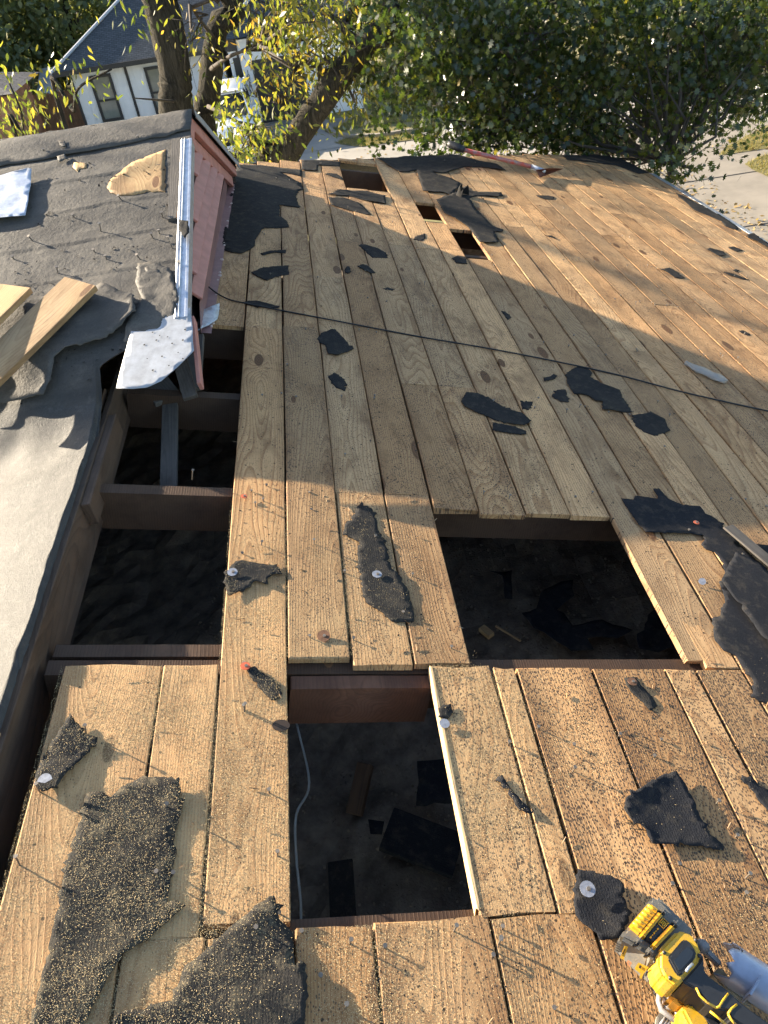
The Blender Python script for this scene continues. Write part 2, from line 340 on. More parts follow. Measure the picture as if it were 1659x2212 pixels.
def bar(name, p, q, w, t, m, parent=None, up=(0,0,1), bev=.002):
    """a straight board between two points: width w, thickness t"""
    p = np.array(p, float); q = np.array(q, float); ey = _n(q-p); ex = _n(np.cross(ey, up)); ez = np.cross(ex, ey)
    me = bevel_me(mesh(boxv(-w/2,w/2,0,np.linalg.norm(q-p),-t/2,t/2), BOXF), bev)
    return link(name, me, m, parent, frame(p, ex, ey, ez))
def tube_geo(pts, rad, k=8):
    pts = [np.array(p, float) for p in pts]; rad = [rad]*len(pts) if isinstance(rad, (int, float)) else rad
    V, Fc = [], []; ref = np.array([.31, .2, .93])
    for i, p in enumerate(pts):
        t = _n(pts[min(i+1, len(pts)-1)]-pts[max(i-1, 0)]); a = np.cross(t, ref)
        if np.linalg.norm(a) < 1e-3: a = np.cross(t, [1, 0, 0])
        a = _n(a); b = np.cross(t, a)
        for j in range(k): V.append(p+rad[i]*(math.cos(2*math.pi*j/k)*a+math.sin(2*math.pi*j/k)*b))
    for i in range(len(pts)-1):
        for j in range(k): Fc.append((i*k+j, i*k+(j+1)%k, (i+1)*k+(j+1)%k, (i+1)*k+j))
    Fc.append(tuple(range(k-1, -1, -1))); Fc.append(tuple(range((len(pts)-1)*k, len(pts)*k)))
    return V, Fc
def tube(name, pts, rad, m, parent=None, k=8):
    V, Fc = tube_geo(pts, rad, k); return add(name, V, Fc, m, parent, True)
def curve(pts, n=6):
    """Catmull-Rom through points"""
    P = [np.array(p, float) for p in pts]; P = [2*P[0]-P[1]]+P+[2*P[-1]-P[-2]]; out = []
    for i in range(1, len(P)-2):
        for j in range(n):
            t = j/n; a, b, c, d = P[i-1:i+3]
            out.append(.5*((2*b)+(c-a)*t+(2*a-5*b+4*c-d)*t*t+(3*b-a-3*c+d)*t**3))
    out.append(P[-2]); return out
def inpoly(x, y, poly):
    r = False; j = len(poly)-1
    for i in range(len(poly)):
        (xi, yi), (xj, yj) = poly[i], poly[j]
        if (yi > y) != (yj > y) and x < (xj-xi)*(y-yi)/(yj-yi)+xi: r = not r
        j = i
    return r
def jag(poly, step, amp, seed):
    rr = random.Random(seed); out = []
    for i in range(len(poly)):
        a = np.array(poly[i]); b = np.array(poly[(i+1) % len(poly)]); n = max(1, int(np.linalg.norm(b-a)/step)); nn = np.array([-(b-a)[1], (b-a)[0]])/(np.linalg.norm(b-a)+1e-9)
        for k in range(n): out.append(tuple(a+(b-a)*k/n+nn*rr.gauss(0, amp)*(rr.choice([.35, .5, .6, 2.2]) if k else .3)))
    return out
def inpoly_np(x, y, poly):
    r = np.zeros(len(x), bool); q = np.roll(poly, 1, 0)
    for (xi, yi), (xj, yj) in zip(poly, q):
        if yi == yj: continue
        r ^= ((yi > y) != (yj > y)) & (x < (xj-xi)*(y-yi)/(yj-yi)+xi)
    return r
SHEETS = []
def sheet(name, surf, poly, m, parent=None, base=.004, wr=.004, wf=9.0, curl=.012, thick=.0025, grid=.022, jg=(.012, .002), seed=0, wfun=None):
    """a torn sheet lying on a surface: outline, wrinkles, lifted edges, thickness"""
    poly = jag(poly, jg[0], jg[1], seed) if jg else poly
    xs = [p[0] for p in poly]; ys = [p[1] for p in poly]
    step = max(grid, (max(xs)-min(xs))/60, (max(ys)-min(ys))/60)
    pts = [Vector(p) for p in poly]; nb = len(pts); A = np.array(poly)
    def edged(x, y): return np.sqrt(((A-[x, y])**2).sum(1)).min()
    gx = np.arange(min(xs), max(xs), step)
    GX_, GY_ = np.meshgrid(gx, np.arange(min(ys), max(ys), step)); GX_ = GX_.ravel()+rng.uniform(-.2, .2, GX_.size)*step; GY_ = GY_.ravel()+rng.uniform(-.2, .2, GY_.size)*step
    ok = inpoly_np(GX_, GY_, A)
    for xx, yy in zip(GX_[ok], GY_[ok]):
        if edged(xx, yy) > step*.45: pts.append(Vector((xx, yy)))
    vo, _, fo, *_ = delaunay_2d_cdt(pts, [(i, (i+1) % nb) for i in range(nb)], [], 1, 1e-6)
    cen = np.array([(sum(vo[i].x for i in f)/len(f), sum(vo[i].y for i in f)/len(f)) for f in fo]); okf = inpoly_np(cen[:, 0], cen[:, 1], A)
    fo = [f for f, k_ in zip(fo, okf) if k_]
    def hgt(x, y):
        w = wr*(1+noise.noise(Vector((x*wf, y*wf, seed*3.1))))+wr*.5*noise.noise(Vector((x*wf*3, y*wf*3, seed+9.0)))
        c = max(0, noise.noise(Vector((x*5, y*5, seed*1.7+4)))+.15); e = edged(x, y)
        w += curl*c*max(0, 1-e/.05)**2
        return base+w+(wfun(x, y) if wfun else 0)
    hv = [hgt(v.x, v.y) for v in vo]; top = [surf.P(v.x, v.y, q) for v, q in zip(vo, hv)]; bot = [surf.P(v.x, v.y, q-thick) for v, q in zip(vo, hv)]
    n = len(vo); Fc = []; cnt = {}
    for f in fo:
        ar = sum(vo[f[i]].x*vo[f[(i+1) % len(f)]].y-vo[f[(i+1) % len(f)]].x*vo[f[i]].y for i in range(len(f)))
        f = list(f) if ar > 0 else list(f)[::-1]
        Fc.append(f); Fc.append([i+n for i in f[::-1]])
        for i in range(len(f)): e = (f[i], f[(i+1) % len(f)]); cnt[e] = 1
    for a, b in list(cnt):
        if (b, a) not in cnt: Fc.append([b, a, a+n, b+n])
    if surf is D: SHEETS.append((np.array(poly), np.array([(v.x, v.y) for v in vo]), np.array(hv)))
    o = add(name, top+bot, Fc, m, parent)
    k = len(Fc)
    for i, p in enumerate(o.data.polygons): p.use_smooth = len(p.vertices) == 3
    return o
def pxs(surf, pts, w=0.0): return [surf.px(x, y, w) for x, y in pts]
# ================================================================== GROUND
GSC = (CAM[2]-ZG)/4.807                                # lot layout, scaled about the spot below the camera
def gs(x, y): return CAM[0]+(x-CAM[0])*GSC, y*GSC
def ground_sheet(name, pts, z, m, kind='structure'):
    pts = [gs(x, y) if abs(x) < 100 else (x, y) for x, y in pts]
    o = add(name, [(x, y, z) for x, y in pts], [tuple(range(len(pts)))], m); tag(o, kind=kind); return o
ground_sheet('ground', [(-150,-80),(150,-80),(150,220),(-150,220)], ZG, 'soil')
ground_sheet('street', [(-60,15.6),(60,15.6),(60,19.0),(-60,19.0)], ZG+.004, 'street')
ground_sheet('sidewalk', [(8.4,13.3),(60,13.3),(60,14.6),(8.4,14.6)], ZG+.008, 'concrete')
ground_sheet('driveway', [(4.2,-6),(8.4,-6),(8.4,13.2),(9.4,15.9),(3.2,15.9),(4.2,13.2)], ZG+.012, 'concrete')
ground_sheet('neighbour_driveway', [(-3.6,23),(-3.6,20.3),(-4.5,18.8),(1.3,18.8),(.55,20.3),(.55,23)], ZG+.016, 'street')
ground_sheet('neighbour_sidewalk', [(.6,20.55),(40,20.55),(40,21.5),(.6,21.5)], ZG+.008, 'concrete')
for pts in ([(4.2,11.0),(8.4,11.0),(8.4,11.03),(4.2,11.03)], [(4.2,13.2),(8.4,13.2),(8.4,13.23),(4.2,13.23)], [(4.2,8.6),(8.4,8.6),(8.4,8.63),(4.2,8.63)], [(6.3,5),(6.33,5),(6.33,15.4),(6.3,15.4)], [(9.9,13.3),(9.93,13.3),(9.93,14.6),(9.9,14.6)], [(-1.5,19),(-1.47,19),(-1.47,22.5),(-1.5,22.5)], [(-3.6,20.9),(.5,20.9),(.5,20.93),(-3.6,20.93)]):
    ground_sheet('paving_joint', pts, ZG+.020, 'dark_chip')
# curb as a real step
def kerb(name, pts):
    pts = [gs(x, y) for x, y in pts]
    V, Fc = [], []
    for i, (x, y) in enumerate(pts):
        a = np.array(pts[max(i-1, 0)]); b = np.array(pts[min(i+1, len(pts)-1)]); t = _n(b-a); nn = np.array([-t[1], t[0]])*.075
        for dx, z in ((-1, -.02), (-1, .12), (1, .12), (1, -.02)): V.append((x+nn[0]*dx, y+nn[1]*dx, ZG+z))
    for i in range(len(pts)-1):
        for j in range(3): Fc.append((i*4+j, i*4+j+1, i*4+j+5, i*4+j+4))
    Fc += [(0,1,2,3), tuple(len(V)-4+k for k in (3,2,1,0))]
    tag(add(name, V, Fc, 'concrete'), kind='structure')
kerb('kerb', [(.6,22),(.62,20.6),(.75,19.9),(1.1,19.4),(1.7,19.12),(3,19.08),(50,19.08)])
kerb('kerb', [(60,15.55),(10.4,15.55),(9.7,15.4),(9.2,15.0),(8.9,14.7)])
kerb('kerb', [(3.0,15.55),(-60,15.55)])
def strew(name, region, n, tmpl, size, m, kind='stuff', tilt=.35, z=ZG+.02, tint=(0, 1), label=None, clump=0):
    pos = []
    while len(pos) < n:
        x = random.uniform(region[0], region[1]); y = random.uniform(region[2], region[3])
        if clump and noise.noise(Vector((x*clump, y*clump, 3.3))) < -.05: continue
        pos.append((*gs(x, y), z))
    o = leafmesh(name, np.array(pos), tmpl, size, m, tilt=tilt, tint=tint); o['kind'] = kind
    if label: o['label'] = label
    return o
# ---- leaf meshes
def tmpl_of(pts):
    v = np.array([(x, y, 0) for x, y in pts]); v[:, 2] = .12*np.abs(v[:, 0])-.10*v[:, 1]**2
    return v
OAK = tmpl_of([(0,0),(.10,.14),(.40,.10),(.16,.34),(.52,.46),(.20,.58),(.36,.80),(.10,.78),(0,1.0),(-.10,.78),(-.36,.80),(-.20,.58),(-.52,.46),(-.16,.34),(-.40,.10),(-.10,.14)])
LANCE = tmpl_of([(0,0),(.13,.28),(.15,.55),(0,1.0),(-.15,.55),(-.13,.28)])
OVAL = tmpl_of([(0,0),(.28,.35),(.25,.7),(0,1.0),(-.25,.7),(-.28,.35)])
BLADE = tmpl_of([(-.06,0),(.06,0),(0,1.0)])
FLAKE = np.array([(-.5,-.5,0),(.5,-.4,.1),(.45,.5,-.05),(-.5,.4,.12)])
def rotmats(n, tilt=None, down=None):
    """random rotations; tilt = spread about flat, down = bias of the leaf axis towards hanging"""
    if tilt is not None:
        a = rng.uniform(0, 2*math.pi, n); b = rng.normal(0, tilt, n); c = rng.normal(0, tilt, n)
        ca, sa, cb, sb, cc, sc_ = np.cos(a), np.sin(a), np.cos(b), np.sin(b), np.cos(c), np.sin(c)
        Rz = np.zeros((n,3,3)); Rz[:,0,0]=ca; Rz[:,0,1]=-sa; Rz[:,1,0]=sa; Rz[:,1,1]=ca; Rz[:,2,2]=1
        Rx = np.zeros((n,3,3)); Rx[:,0,0]=1; Rx[:,1,1]=cb; Rx[:,1,2]=-sb; Rx[:,2,1]=sb; Rx[:,2,2]=cb
        Ry = np.zeros((n,3,3)); Ry[:,1,1]=1; Ry[:,0,0]=cc; Ry[:,0,2]=sc_; Ry[:,2,0]=-sc_; Ry[:,2,2]=cc
        return Rz@Rx@Ry
    ey = rng.normal(0, 1, (n, 3)); ey[:, 2] -= down or 0; ey /= np.linalg.norm(ey, axis=1)[:, None]
    t = rng.normal(0, 1, (n, 3)); ex = np.cross(ey, t); ex /= np.linalg.norm(ex, axis=1)[:, None]
    return np.stack([ex, ey, np.cross(ex, ey)], 2)
def leafmesh(name, pos, tmpl, size, m, tilt=None, down=1.0, tint=(0, 1), parent=None, R=None, tints=None):
    n, k = len(pos), len(tmpl); R = rotmats(n, tilt, down) if R is None else R
    sz = rng.uniform(size[0], size[1], n)
    o = pos.mean(0)
    V = np.einsum('nij,kj->nki', R, tmpl)*sz[:, None, None]+(pos-o)[:, None, :]
    me = bpy.data.meshes.new('leaves'); me.vertices.add(n*k); me.vertices.foreach_set('co', V.reshape(-1))
    me.loops.add(n*k); me.loops.foreach_set('vertex_index', np.arange(n*k)); me.polygons.add(n)
    me.polygons.foreach_set('loop_start', np.arange(n)*k); me.update(calc_edges=True)
    at = me.attributes.new('tint', 'FLOAT_COLOR', 'POINT')
    tv = rng.uniform(tint[0], tint[1], n) if tints is None else tints
    c = np.ones((n*k, 4)); c[:, :3] = np.repeat(tv, k)[:, None]; at.data.foreach_set('color', c.reshape(-1))
    return link(name, me, m, parent, Matrix.Translation(Vector(o)))
strew('lawn_grass', (.75, 9, 19.3, 20.5), 9000, BLADE, (.05, .14), 'grass', tilt=None, z=ZG)
strew('lawn_grass', (.75, 9, 21.55, 24), 9000, BLADE, (.05, .16), 'grass', tilt=None, z=ZG)
strew('lawn_grass', (9.0, 20, 14.7, 15.45), 14000, BLADE, (.05, .13), 'grass', tilt=None, z=ZG)
strew('lawn_grass', (8.5, 16, 8.0, 13.2), 26000, BLADE, (.04, .12), 'grass', tilt=None, z=ZG)
strew('fallen_leaves', (5.4, 12, 9.5, 15.0), 1500, OVAL, (.05, .11), 'litter', tilt=.4, clump=.8)
strew('fallen_leaves', (-3, 9, 16, 21), 600, OVAL, (.05, .11), 'litter', tilt=.4, clump=.6)

# ================================================================== TIMBER ROOF DECK
roof = thing('timber_roof_deck', 'stripped roof deck of long pine boards with open holes over dark attic', 'roof', (0, 0, -1.2))
def board(u0, u1, v0, v1, w=0.0, th=.019, name='plank', m='deck', gap=.0018, spk=.35, tone=.3, grey=.35, dust=0.0, jagend=.003, parent=roof, skew=0.0, label=None):
    u0 += gap; u1 -= gap; Wd = u1-u0; L_ = v1-v0; uc = (u0+u1)/2; b = .0025
    prof = [(-Wd/2,-th),(-Wd/2,-b),(-Wd/2+b,0),(0,random.uniform(-.0012,.0012)),(Wd/2-b,0),(Wd/2,-b),(Wd/2,-th)]
    k = len(prof); ns = max(2, int(L_/.28)+1); V, Fc = [], []; ph = random.uniform(0, 9)
    for i in range(ns):
        y = L_*i/(ns-1); z = -(drop(v0+y)-drop(v0))
        for (x, zz) in prof:
            yy = y+(random.uniform(-jagend, jagend) if i in (0, ns-1) else 0)+(skew*x if i in (0, ns-1) else 0)
            V.append((x+.0010*math.sin(y*3+ph)+.0005*math.sin(y*11+ph*2), yy, zz+z+.0008*math.sin(y*5+ph+x*9)))
    for i in range(ns-1):
        for j in range(k): Fc.append((i*k+j, i*k+(j+1)%k, (i+1)*k+(j+1)%k, (i+1)*k+j))
    Fc.append(tuple(range(k-1, -1, -1))); Fc.append(tuple(range((ns-1)*k, ns*k)))
    me = mesh(V, [f[::-1] for f in Fc])
    o = link(name, me, m, parent, frame(D.P(uc, v0, w+random.uniform(-.0006, .0006)), S_, Y_, N_))
    o.color = (max(0, min(1, spk+random.uniform(-.12, .12))), max(0, min(1, tone+random.uniform(-.3, .3))), max(0, min(1, grey+random.uniform(-.25, .25))), 1-dust)
    if label: o['label'] = label
    return o
HIP = sorted(pxs(D, [(440,356),(510,353),(640,347),(830,341),(1010,338),(1150,333),(1280,336),(1340,346),(1372,361)]))
UE = 3.50
HU = [p[0] for p in HIP]+[UE+.1]; HV = [p[1] for p in HIP]+[HIP[-1][1]-.5]
def vhip(u): return float(np.interp(u, HU, HV))
RV = [-1.22, -.61, 0.0, .605, 1.215, 1.895, 2.47, 3.06, 3.67, 4.28, 4.89, 5.50, 6.11, 6.72, 7.33]
UF = [-.225,-.077,.084,.236,.390,.536,.684,.834,.985,1.12,1.262,1.405,1.52,1.645,1.76,1.89,2.04,2.18,2.32,2.465,2.60,2.745,2.885,3.03,3.16,3.28,3.39,UE]
far_joints = {0:[3.03],1:[3.03,3.69],2:[3.06],3:[1.885,3.70],4:[1.885,4.28],5:[1.90,2.60],6:[2.60,4.30],7:[4.28],8:[4.30],9:[3.67],10:[4.89],11:[2.47],12:[4.89],13:[3.06],14:[4.28,5.5],15:[1.9,5.5],16:[3.67],17:[2.47,4.89],18:[1.9,4.28],19:[3.06,5.5],20:[4.28],21:[2.47,4.89],22:[3.67],23:[1.9,5.5],24:[4.28]}
start = {0:3.03,1:.615,2:1.222,3:1.200,4:1.205,5:1.815,6:1.80,7:1.81,8:1.805}
holes = {5:[(5.47,6.30)],6:[(5.47,6.30)],8:[(4.82,5.27)],9:[(4.17,4.72)]}     # the small far openings
far_dirty = lambda v: .30
for i in range(len(UF)-1):
    u0, u1 = UF[i], UF[i+1]; uc = (u0+u1)/2; ve = vhip(uc)-.01; vs_ = start.get(i, None)
    if vs_ is None: vs_ = 1.215 if u0 < 1.2 else -.3
    cuts = [vs_]+[j for j in far_joints.get(i, []) if vs_+.2 < j < ve-.2]+[ve]
    for a, b in zip(cuts[:-1], cuts[1:]):
        segs = [(a, b)]
        for h0, h1 in holes.get(i, []):
            nseg = []
            for s0, s1 in segs:
                if h1 <= s0 or h0 >= s1: nseg.append((s0, s1)); continue
                if h0-s0 > .05: nseg.append((s0, h0))
                if s1-h1 > .05: nseg.append((h1, s1))
            segs = nseg
        for s0, s1 in segs:
            if s1-s0 < .04: continue
            near = s0 < 1.6
            board(u0, u1, s0+.0012, s1-.0012, spk=.45 if near else .48, tone=.40 if near else .32, dust=(.75 if i in (1, 2) else .35 if i == 3 else 0) if s0 < 1.3 else 0, grey=.10 if near else .18, w=.0022 if i in (2, 5, 11) else 0, gap=random.choice([.0016, .0024, .0034]))
# hole-2 side and near boards
NEAR = [(-.425,-.207,-.3,1.203),(-.207,-.077,.60,1.203),(-.207,-.065,-.3,.597),(-.065,.086,-.3,.590),(.086,.229,-.3,.600),(.229,.45,-.3,.603),(.45,.648,-.3,.600),
        (.43,.585,.605,1.196),(.585,.645,.603,1.190),(.648,.847,-.3,1.188),(.847,1.045,-.3,1.186),(1.045,1.13,-.3,1.184),(1.13,1.262,-.3,1.180)]
NEARO = []
for (a, b, c, d_) in NEAR:
    NEARO.append(board(a, b, c, d_, spk=.12 if b < .1 else (.45 if b < .5 else .78), tone=.62, grey=.05, gap=.0026, jagend=.004, dust=.9 if b < .1 else .75 if .42 < a < .6 else .3 if b < .7 else .1))
board(1.165, 1.262, 1.19, 1.80, spk=.35, tone=.6, grey=.1)
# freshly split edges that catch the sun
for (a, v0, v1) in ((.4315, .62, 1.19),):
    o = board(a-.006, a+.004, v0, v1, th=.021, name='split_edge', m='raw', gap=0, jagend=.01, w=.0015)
# rafters
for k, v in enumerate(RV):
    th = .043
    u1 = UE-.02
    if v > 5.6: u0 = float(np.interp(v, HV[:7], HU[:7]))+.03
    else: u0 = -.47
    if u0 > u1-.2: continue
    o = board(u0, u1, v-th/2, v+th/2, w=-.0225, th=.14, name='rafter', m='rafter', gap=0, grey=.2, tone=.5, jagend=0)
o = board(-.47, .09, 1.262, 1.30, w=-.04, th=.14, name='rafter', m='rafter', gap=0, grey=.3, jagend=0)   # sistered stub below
o = board(.088, .432, 1.150, 1.188, w=-.024, th=.135, name='bounce_red_face', m='bounce_red', gap=0, grey=.1, tone=.5, jagend=0)  # added beam piece, warm bounce light painted into its colour
# ridge board and the cut edge of the sheathing beyond it
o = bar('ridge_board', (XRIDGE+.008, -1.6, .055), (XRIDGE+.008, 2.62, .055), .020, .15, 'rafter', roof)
o.color = (.2, .3, .6, 1)
for (y0, y1, dx, z) in ((-1.5, 1.02, .0, .118), (1.03, 1.62, -.012, .119), (1.64, 2.42, -.02, .118)):
    b = bar('sheathing_edge', (XRIDGE-.035+dx, y0, z), (XRIDGE-.035+dx, y1, z), .085, .02, 'raw' if y0 < 1.03 else 'rafter', roof, up=(-.25, 0, 1)); b.color = (.1, .4, .1, 1)
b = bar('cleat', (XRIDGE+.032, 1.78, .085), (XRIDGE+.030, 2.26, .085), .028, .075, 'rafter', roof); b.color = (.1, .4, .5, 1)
# studs and blocking seen inside the left opening
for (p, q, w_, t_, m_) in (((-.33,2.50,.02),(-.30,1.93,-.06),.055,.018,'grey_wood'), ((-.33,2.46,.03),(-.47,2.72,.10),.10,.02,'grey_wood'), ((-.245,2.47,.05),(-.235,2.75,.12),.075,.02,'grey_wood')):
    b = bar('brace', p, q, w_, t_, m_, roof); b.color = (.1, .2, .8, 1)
# far hip slope, eave trim and the walls that close the attic
hp = [D.P(u, vhip(u), -.004) for u in np.linspace(-.25, UE, 14)]
far = [p+np.array([0, 1.6, -.62]) for p in hp]
far_n = len(hp)
add('hip_slope', hp+far+[p-np.array([0,0,.03]) for p in hp]+[p-np.array([0,0,.03]) for p in far], [(i, i+1, far_n+i+1, far_n+i) for i in range(far_n-1)]+[(2*far_n+i, 3*far_n+i, 3*far_n+i+1, 2*far_n+i+1) for i in range(far_n-1)]+[(i, 2*far_n+i, 2*far_n+i+1, i+1) for i in range(far_n-1)], 'felt', roof)
EV = np.linspace(-1.5, vhip(UE)-.02, 16)
V, Fc = [], []
for v in EV:
    for du, w in ((-.035, .0045), (.012, .0045), (.014, -.055), (.010, -.055), (.008, .0015), (-.035, .0015)): V.append(D.P(UE+du, v, w))
for i in range(len(EV)-1):
    for j in range(6): Fc.append((i*6+j, i*6+(j+1)%6, i*6+6+(j+1)%6, i*6+6+j))
Fc += [tuple(range(5,-1,-1)), tuple(range(len(V)-6, len(V)))]
add('drip_edge', V, [f[::-1] for f in Fc], 'galv', roof)
V, Fc = [], []
for v in EV:
    for du, w in ((-.03, -.02), (.006, -.02), (.006, -.17), (-.03, -.17)): V.append(D.P(UE+du, v, w))
for i in range(len(EV)-1):
    for j in range(4): Fc.append((i*4+j, i*4+(j+1)%4, i*4+4+(j+1)%4, i*4+4+j))
add('fascia', V, [f[::-1] for f in Fc], 'pink', roof)
box('wall', 2.98, 3.10, -1.6, 7.0, ZG, -1.16, 'white_wall', roof)
box('wall', -3.6, 2.98, 6.05, 6.17, ZG, -.98, 'white_wall', roof)
box('wall', -3.6, 2.98, -1.72, -1.6, ZG, -.95, 'white_wall', roof)
box('wall', -3.72, -3.6, -1.72, 6.17, ZG, -.70, 'white_wall', roof)
# attic floor of loose insulation between joists
ZA = -.86
nx, ny = 110, 110; V, Fc = [], []
for i in range(nx):
    for j in range(ny):
        x = -3.5+6.0*i/(nx-1); y = -1.55+7.5*j/(ny-1)
        V.append((x, y, ZA+.05*noise.noise(Vector((x*3, y*3, 0)))+.03*noise.noise(Vector((x*11, y*11, 2)))+.015*noise.noise(Vector((x*29, y*29, 5)))))
for i in range(nx-1):
    for j in range(ny-1): Fc.append((i*ny+j, (i+1)*ny+j, (i+1)*ny+j+1, i*ny+j+1))
o = add('attic_insulation', V, Fc, 'insul', roof); o['kind'] = 'stuff'
pos = []
for _ in range(9000):
    x, y = random.uniform(-.45, 1.4), random.uniform(.3, 3.0); pos.append((x, y, ZA+.05*noise.noise(Vector((x*3, y*3, 0)))+.02))
o = leafmesh('insulation_flakes', np.array(pos), FLAKE, (.003, .010), 'insul', tilt=.7, tint=(0, 1), parent=roof); o['kind'] = 'stuff'
# ================================================================== DORMER
dorm = thing('gable_dormer', 'cross gable dormer under worn grey felt with pink louvred end wall', 'dormer', (-.3, 3.9, 0))
# felt skin: near slope, then draped over the far side of the ridge
def zskin(x, y):
    g = ZP-GS*(YP-y); t = min(1, max(0, (y-2.02)/(2.52-2.02))); t = t*t*(3-2*t)
    if x > XRIDGE: l = .12
    else: l = zL(x)+.016
    z = l+(g-l)*t
    z += .006*noise.noise(Vector((x*1.3, y*9, 1)))+.004*noise.noise(Vector((x*4, y*6, 7)))+.0016*noise.noise(Vector((x*13, y*16, 2)))
    if 1.9 < y < 2.95: z += .012*noise.noise(Vector((x*9, y*9, 3)))*min(1, (y-1.9)/.4, (2.95-y)/.4)
    # lapped courses
    c = (YP-y+.02*noise.noise(Vector((x*1.5, 0, 9))))/.215; z += .004*((c % 1)**4) if y > 2.6 else 0
    return z
V, Fc = [], []; ys = np.concatenate([np.linspace(YP-.002, 2.62, 150), np.linspace(2.61, 1.95, 60), np.linspace(1.93, -1.55, 70)])
cols = 110
for j, y in enumerate(ys):
    if y > 2.56: xr = XR-.004
    elif y > 2.38: xr = XR-.004+(XRIDGE+.012-XR)*((2.56-y)/.18)
    else: xr = XRIDGE+.010+.010*noise.noise(Vector((y*6, 0, 3)))+.006*noise.noise(Vector((y*25, 0, 1)))-(.028 if .1 < y < 1.0 else 0)
    for i in range(cols):
        t = i/(cols-1); x = xr-(1-(1-t)**1.0)*0-(t**1.8)*(3.4+xr)
        V.append((x, y, zskin(x, y)))
for j in range(len(ys)-1):
    for i in range(cols-1): Fc.append((j*cols+i, j*cols+i+1, (j+1)*cols+i+1, (j+1)*cols+i))
nV = len(V); V += [(x, y, z-.004) for x, y, z in V]; Fc += [tuple(k+nV for k in f[::-1]) for f in Fc]
edge = [(j+1)*cols for j in range(len(ys)-1)]
for j in range(len(ys)-1): Fc.append((j*cols, (j+1)*cols, (j+1)*cols+nV, j*cols+nV))
sk = add('roofing_felt', V, Fc, ['felt_worn', 'felt_pale'], dorm, True)
for pg in sk.data.polygons:
    yy = sum(V[i][1] for i in pg.vertices)/len(pg.vertices); xx = sum(V[i][0] for i in pg.vertices)/len(pg.vertices)
    if yy < 2.28+.06*noise.noise(Vector((xx*3, 0, 5))): pg.material_index = 1
class Skin:
    def P(s, a, b, w=0.0): return np.array([a, b, zskin(a, b)+w])
    def px(s, x, y, w=0.0):
        r = wray(x, y); lo, hi = .6, 6.0
        for _ in range(200):
            t0 = lo+(hi-lo)*_/200; p = CAM+t0*r
            if p[2] < zskin(p[0], p[1])+w: break
        a, b = t0-.03, t0
        for _ in range(20):
            t0 = (a+b)/2; p = CAM+t0*r
            if p[2] < zskin(p[0], p[1])+w: b = t0
            else: a = t0
        return float(p[0]), float(p[1])
K = Skin()
# solid body under the skin: sheathing, far slope, end wall
b0 = [(XR-.02, YP, ZP-.012), (XR-.02, 2.50, ZP-GS*(YP-2.50)-.012), (XR-.02, 2.50, ZP-GS*(YP-2.50)-.035), (XR-.02, YP, ZP-.035)]
add('sheathing', b0+[(-3.4, y, z) for _, y, z in b0], [(0,1,5,4),(1,2,6,5),(2,3,7,6),(3,0,4,7),(0,3,2,1),(4,5,6,7)], 'grey_wood', dorm)
fe = atX(513, 354, XR); FS = (ZP-fe[2])/(fe[1]-YP)
b0 = [(XR-.012, YP, ZP), (XR-.012, fe[1], fe[2]), (XR-.012, fe[1], fe[2]-.03), (XR-.012, YP, ZP-.03)]
add('far_slope', b0+[(-3.4, y, z) for _, y, z in b0], [(4,5,1,0),(5,6,2,1),(6,7,3,2),(7,4,0,3),(1,2,3,0),(7,6,5,4)], 'felt', dorm)
XF = -.262
yc = fe[1]-.03
add('sun_stop_panel', [(-.22, yc, -1.2), (-3.4, yc, -1.2), (-3.4, yc, fe[2]-.03), (-.22, yc, fe[2]-.03), (-.22, yc+.02, -1.2), (-3.4, yc+.02, -1.2), (-3.4, yc+.02, fe[2]-.03), (-.22, yc+.02, fe[2]-.03)], [(0,1,2,3),(7,6,5,4),(0,3,7,4),(1,5,6,2),(2,6,7,3),(0,4,5,1)], 'grey_wood', dorm)  # unseen panel added to keep the sun out of the attic
cl_ = [(yc, -1.2), (yc, fe[2]-.012), (YP, ZP-.012)]+[(float(q), zskin(-3.39, q)-.002) for q in np.linspace(3.5, 1.6, 16)]+[(-1.6, zskin(-3.39, -1.5)), (-1.6, -1.2)]; nc = len(cl_)
add('sun_stop_panel', [(-3.39, y, z) for y, z in cl_]+[(-3.41, y, z) for y, z in cl_], [tuple(range(nc)), tuple(range(2*nc-1, nc-1, -1))]+[(i, (i+1) % nc, (i+1) % nc+nc, i+nc) for i in range(nc)], 'white_wall', dorm)  # added out of view, stops sun leaking in from the left end
def zr(y): return ZP-GS*(YP-y) if y < YP else ZP-FS*(y-YP)
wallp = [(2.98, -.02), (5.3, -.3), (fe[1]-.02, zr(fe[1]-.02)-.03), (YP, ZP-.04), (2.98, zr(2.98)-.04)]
add('end_wall', [(XF, y, z) for y, z in wallp]+[(XF-.02, y, z) for y, z in wallp], [(0,1,2,3,4),(9,8,7,6,5)]+[(i, i+5, (i+1)%5+5, (i+1)%5) for i in range(5)], plain('recess_shade', (.05, .028, .024), .8), dorm)  # shade between the louvres put into the wall's near-black colour
# rake trim boards, stepped, following both slopes
for (off, t_, w_, xx) in ((.050, .030, .070, XF+.045), (.125, .024, .062, XF+.022)):
    for (ya, yb) in ((YP, fe[1]-.02-off*1.0), (YP, 2.72)):
        a_ = np.array([xx, ya, zr(ya)-off]); b_ = np.array([xx, yb, zr(yb)-off])
        bar('rake_trim', a_, b_, w_, t_, 'pink', dorm, up=(1, 0, 0), bev=.003)
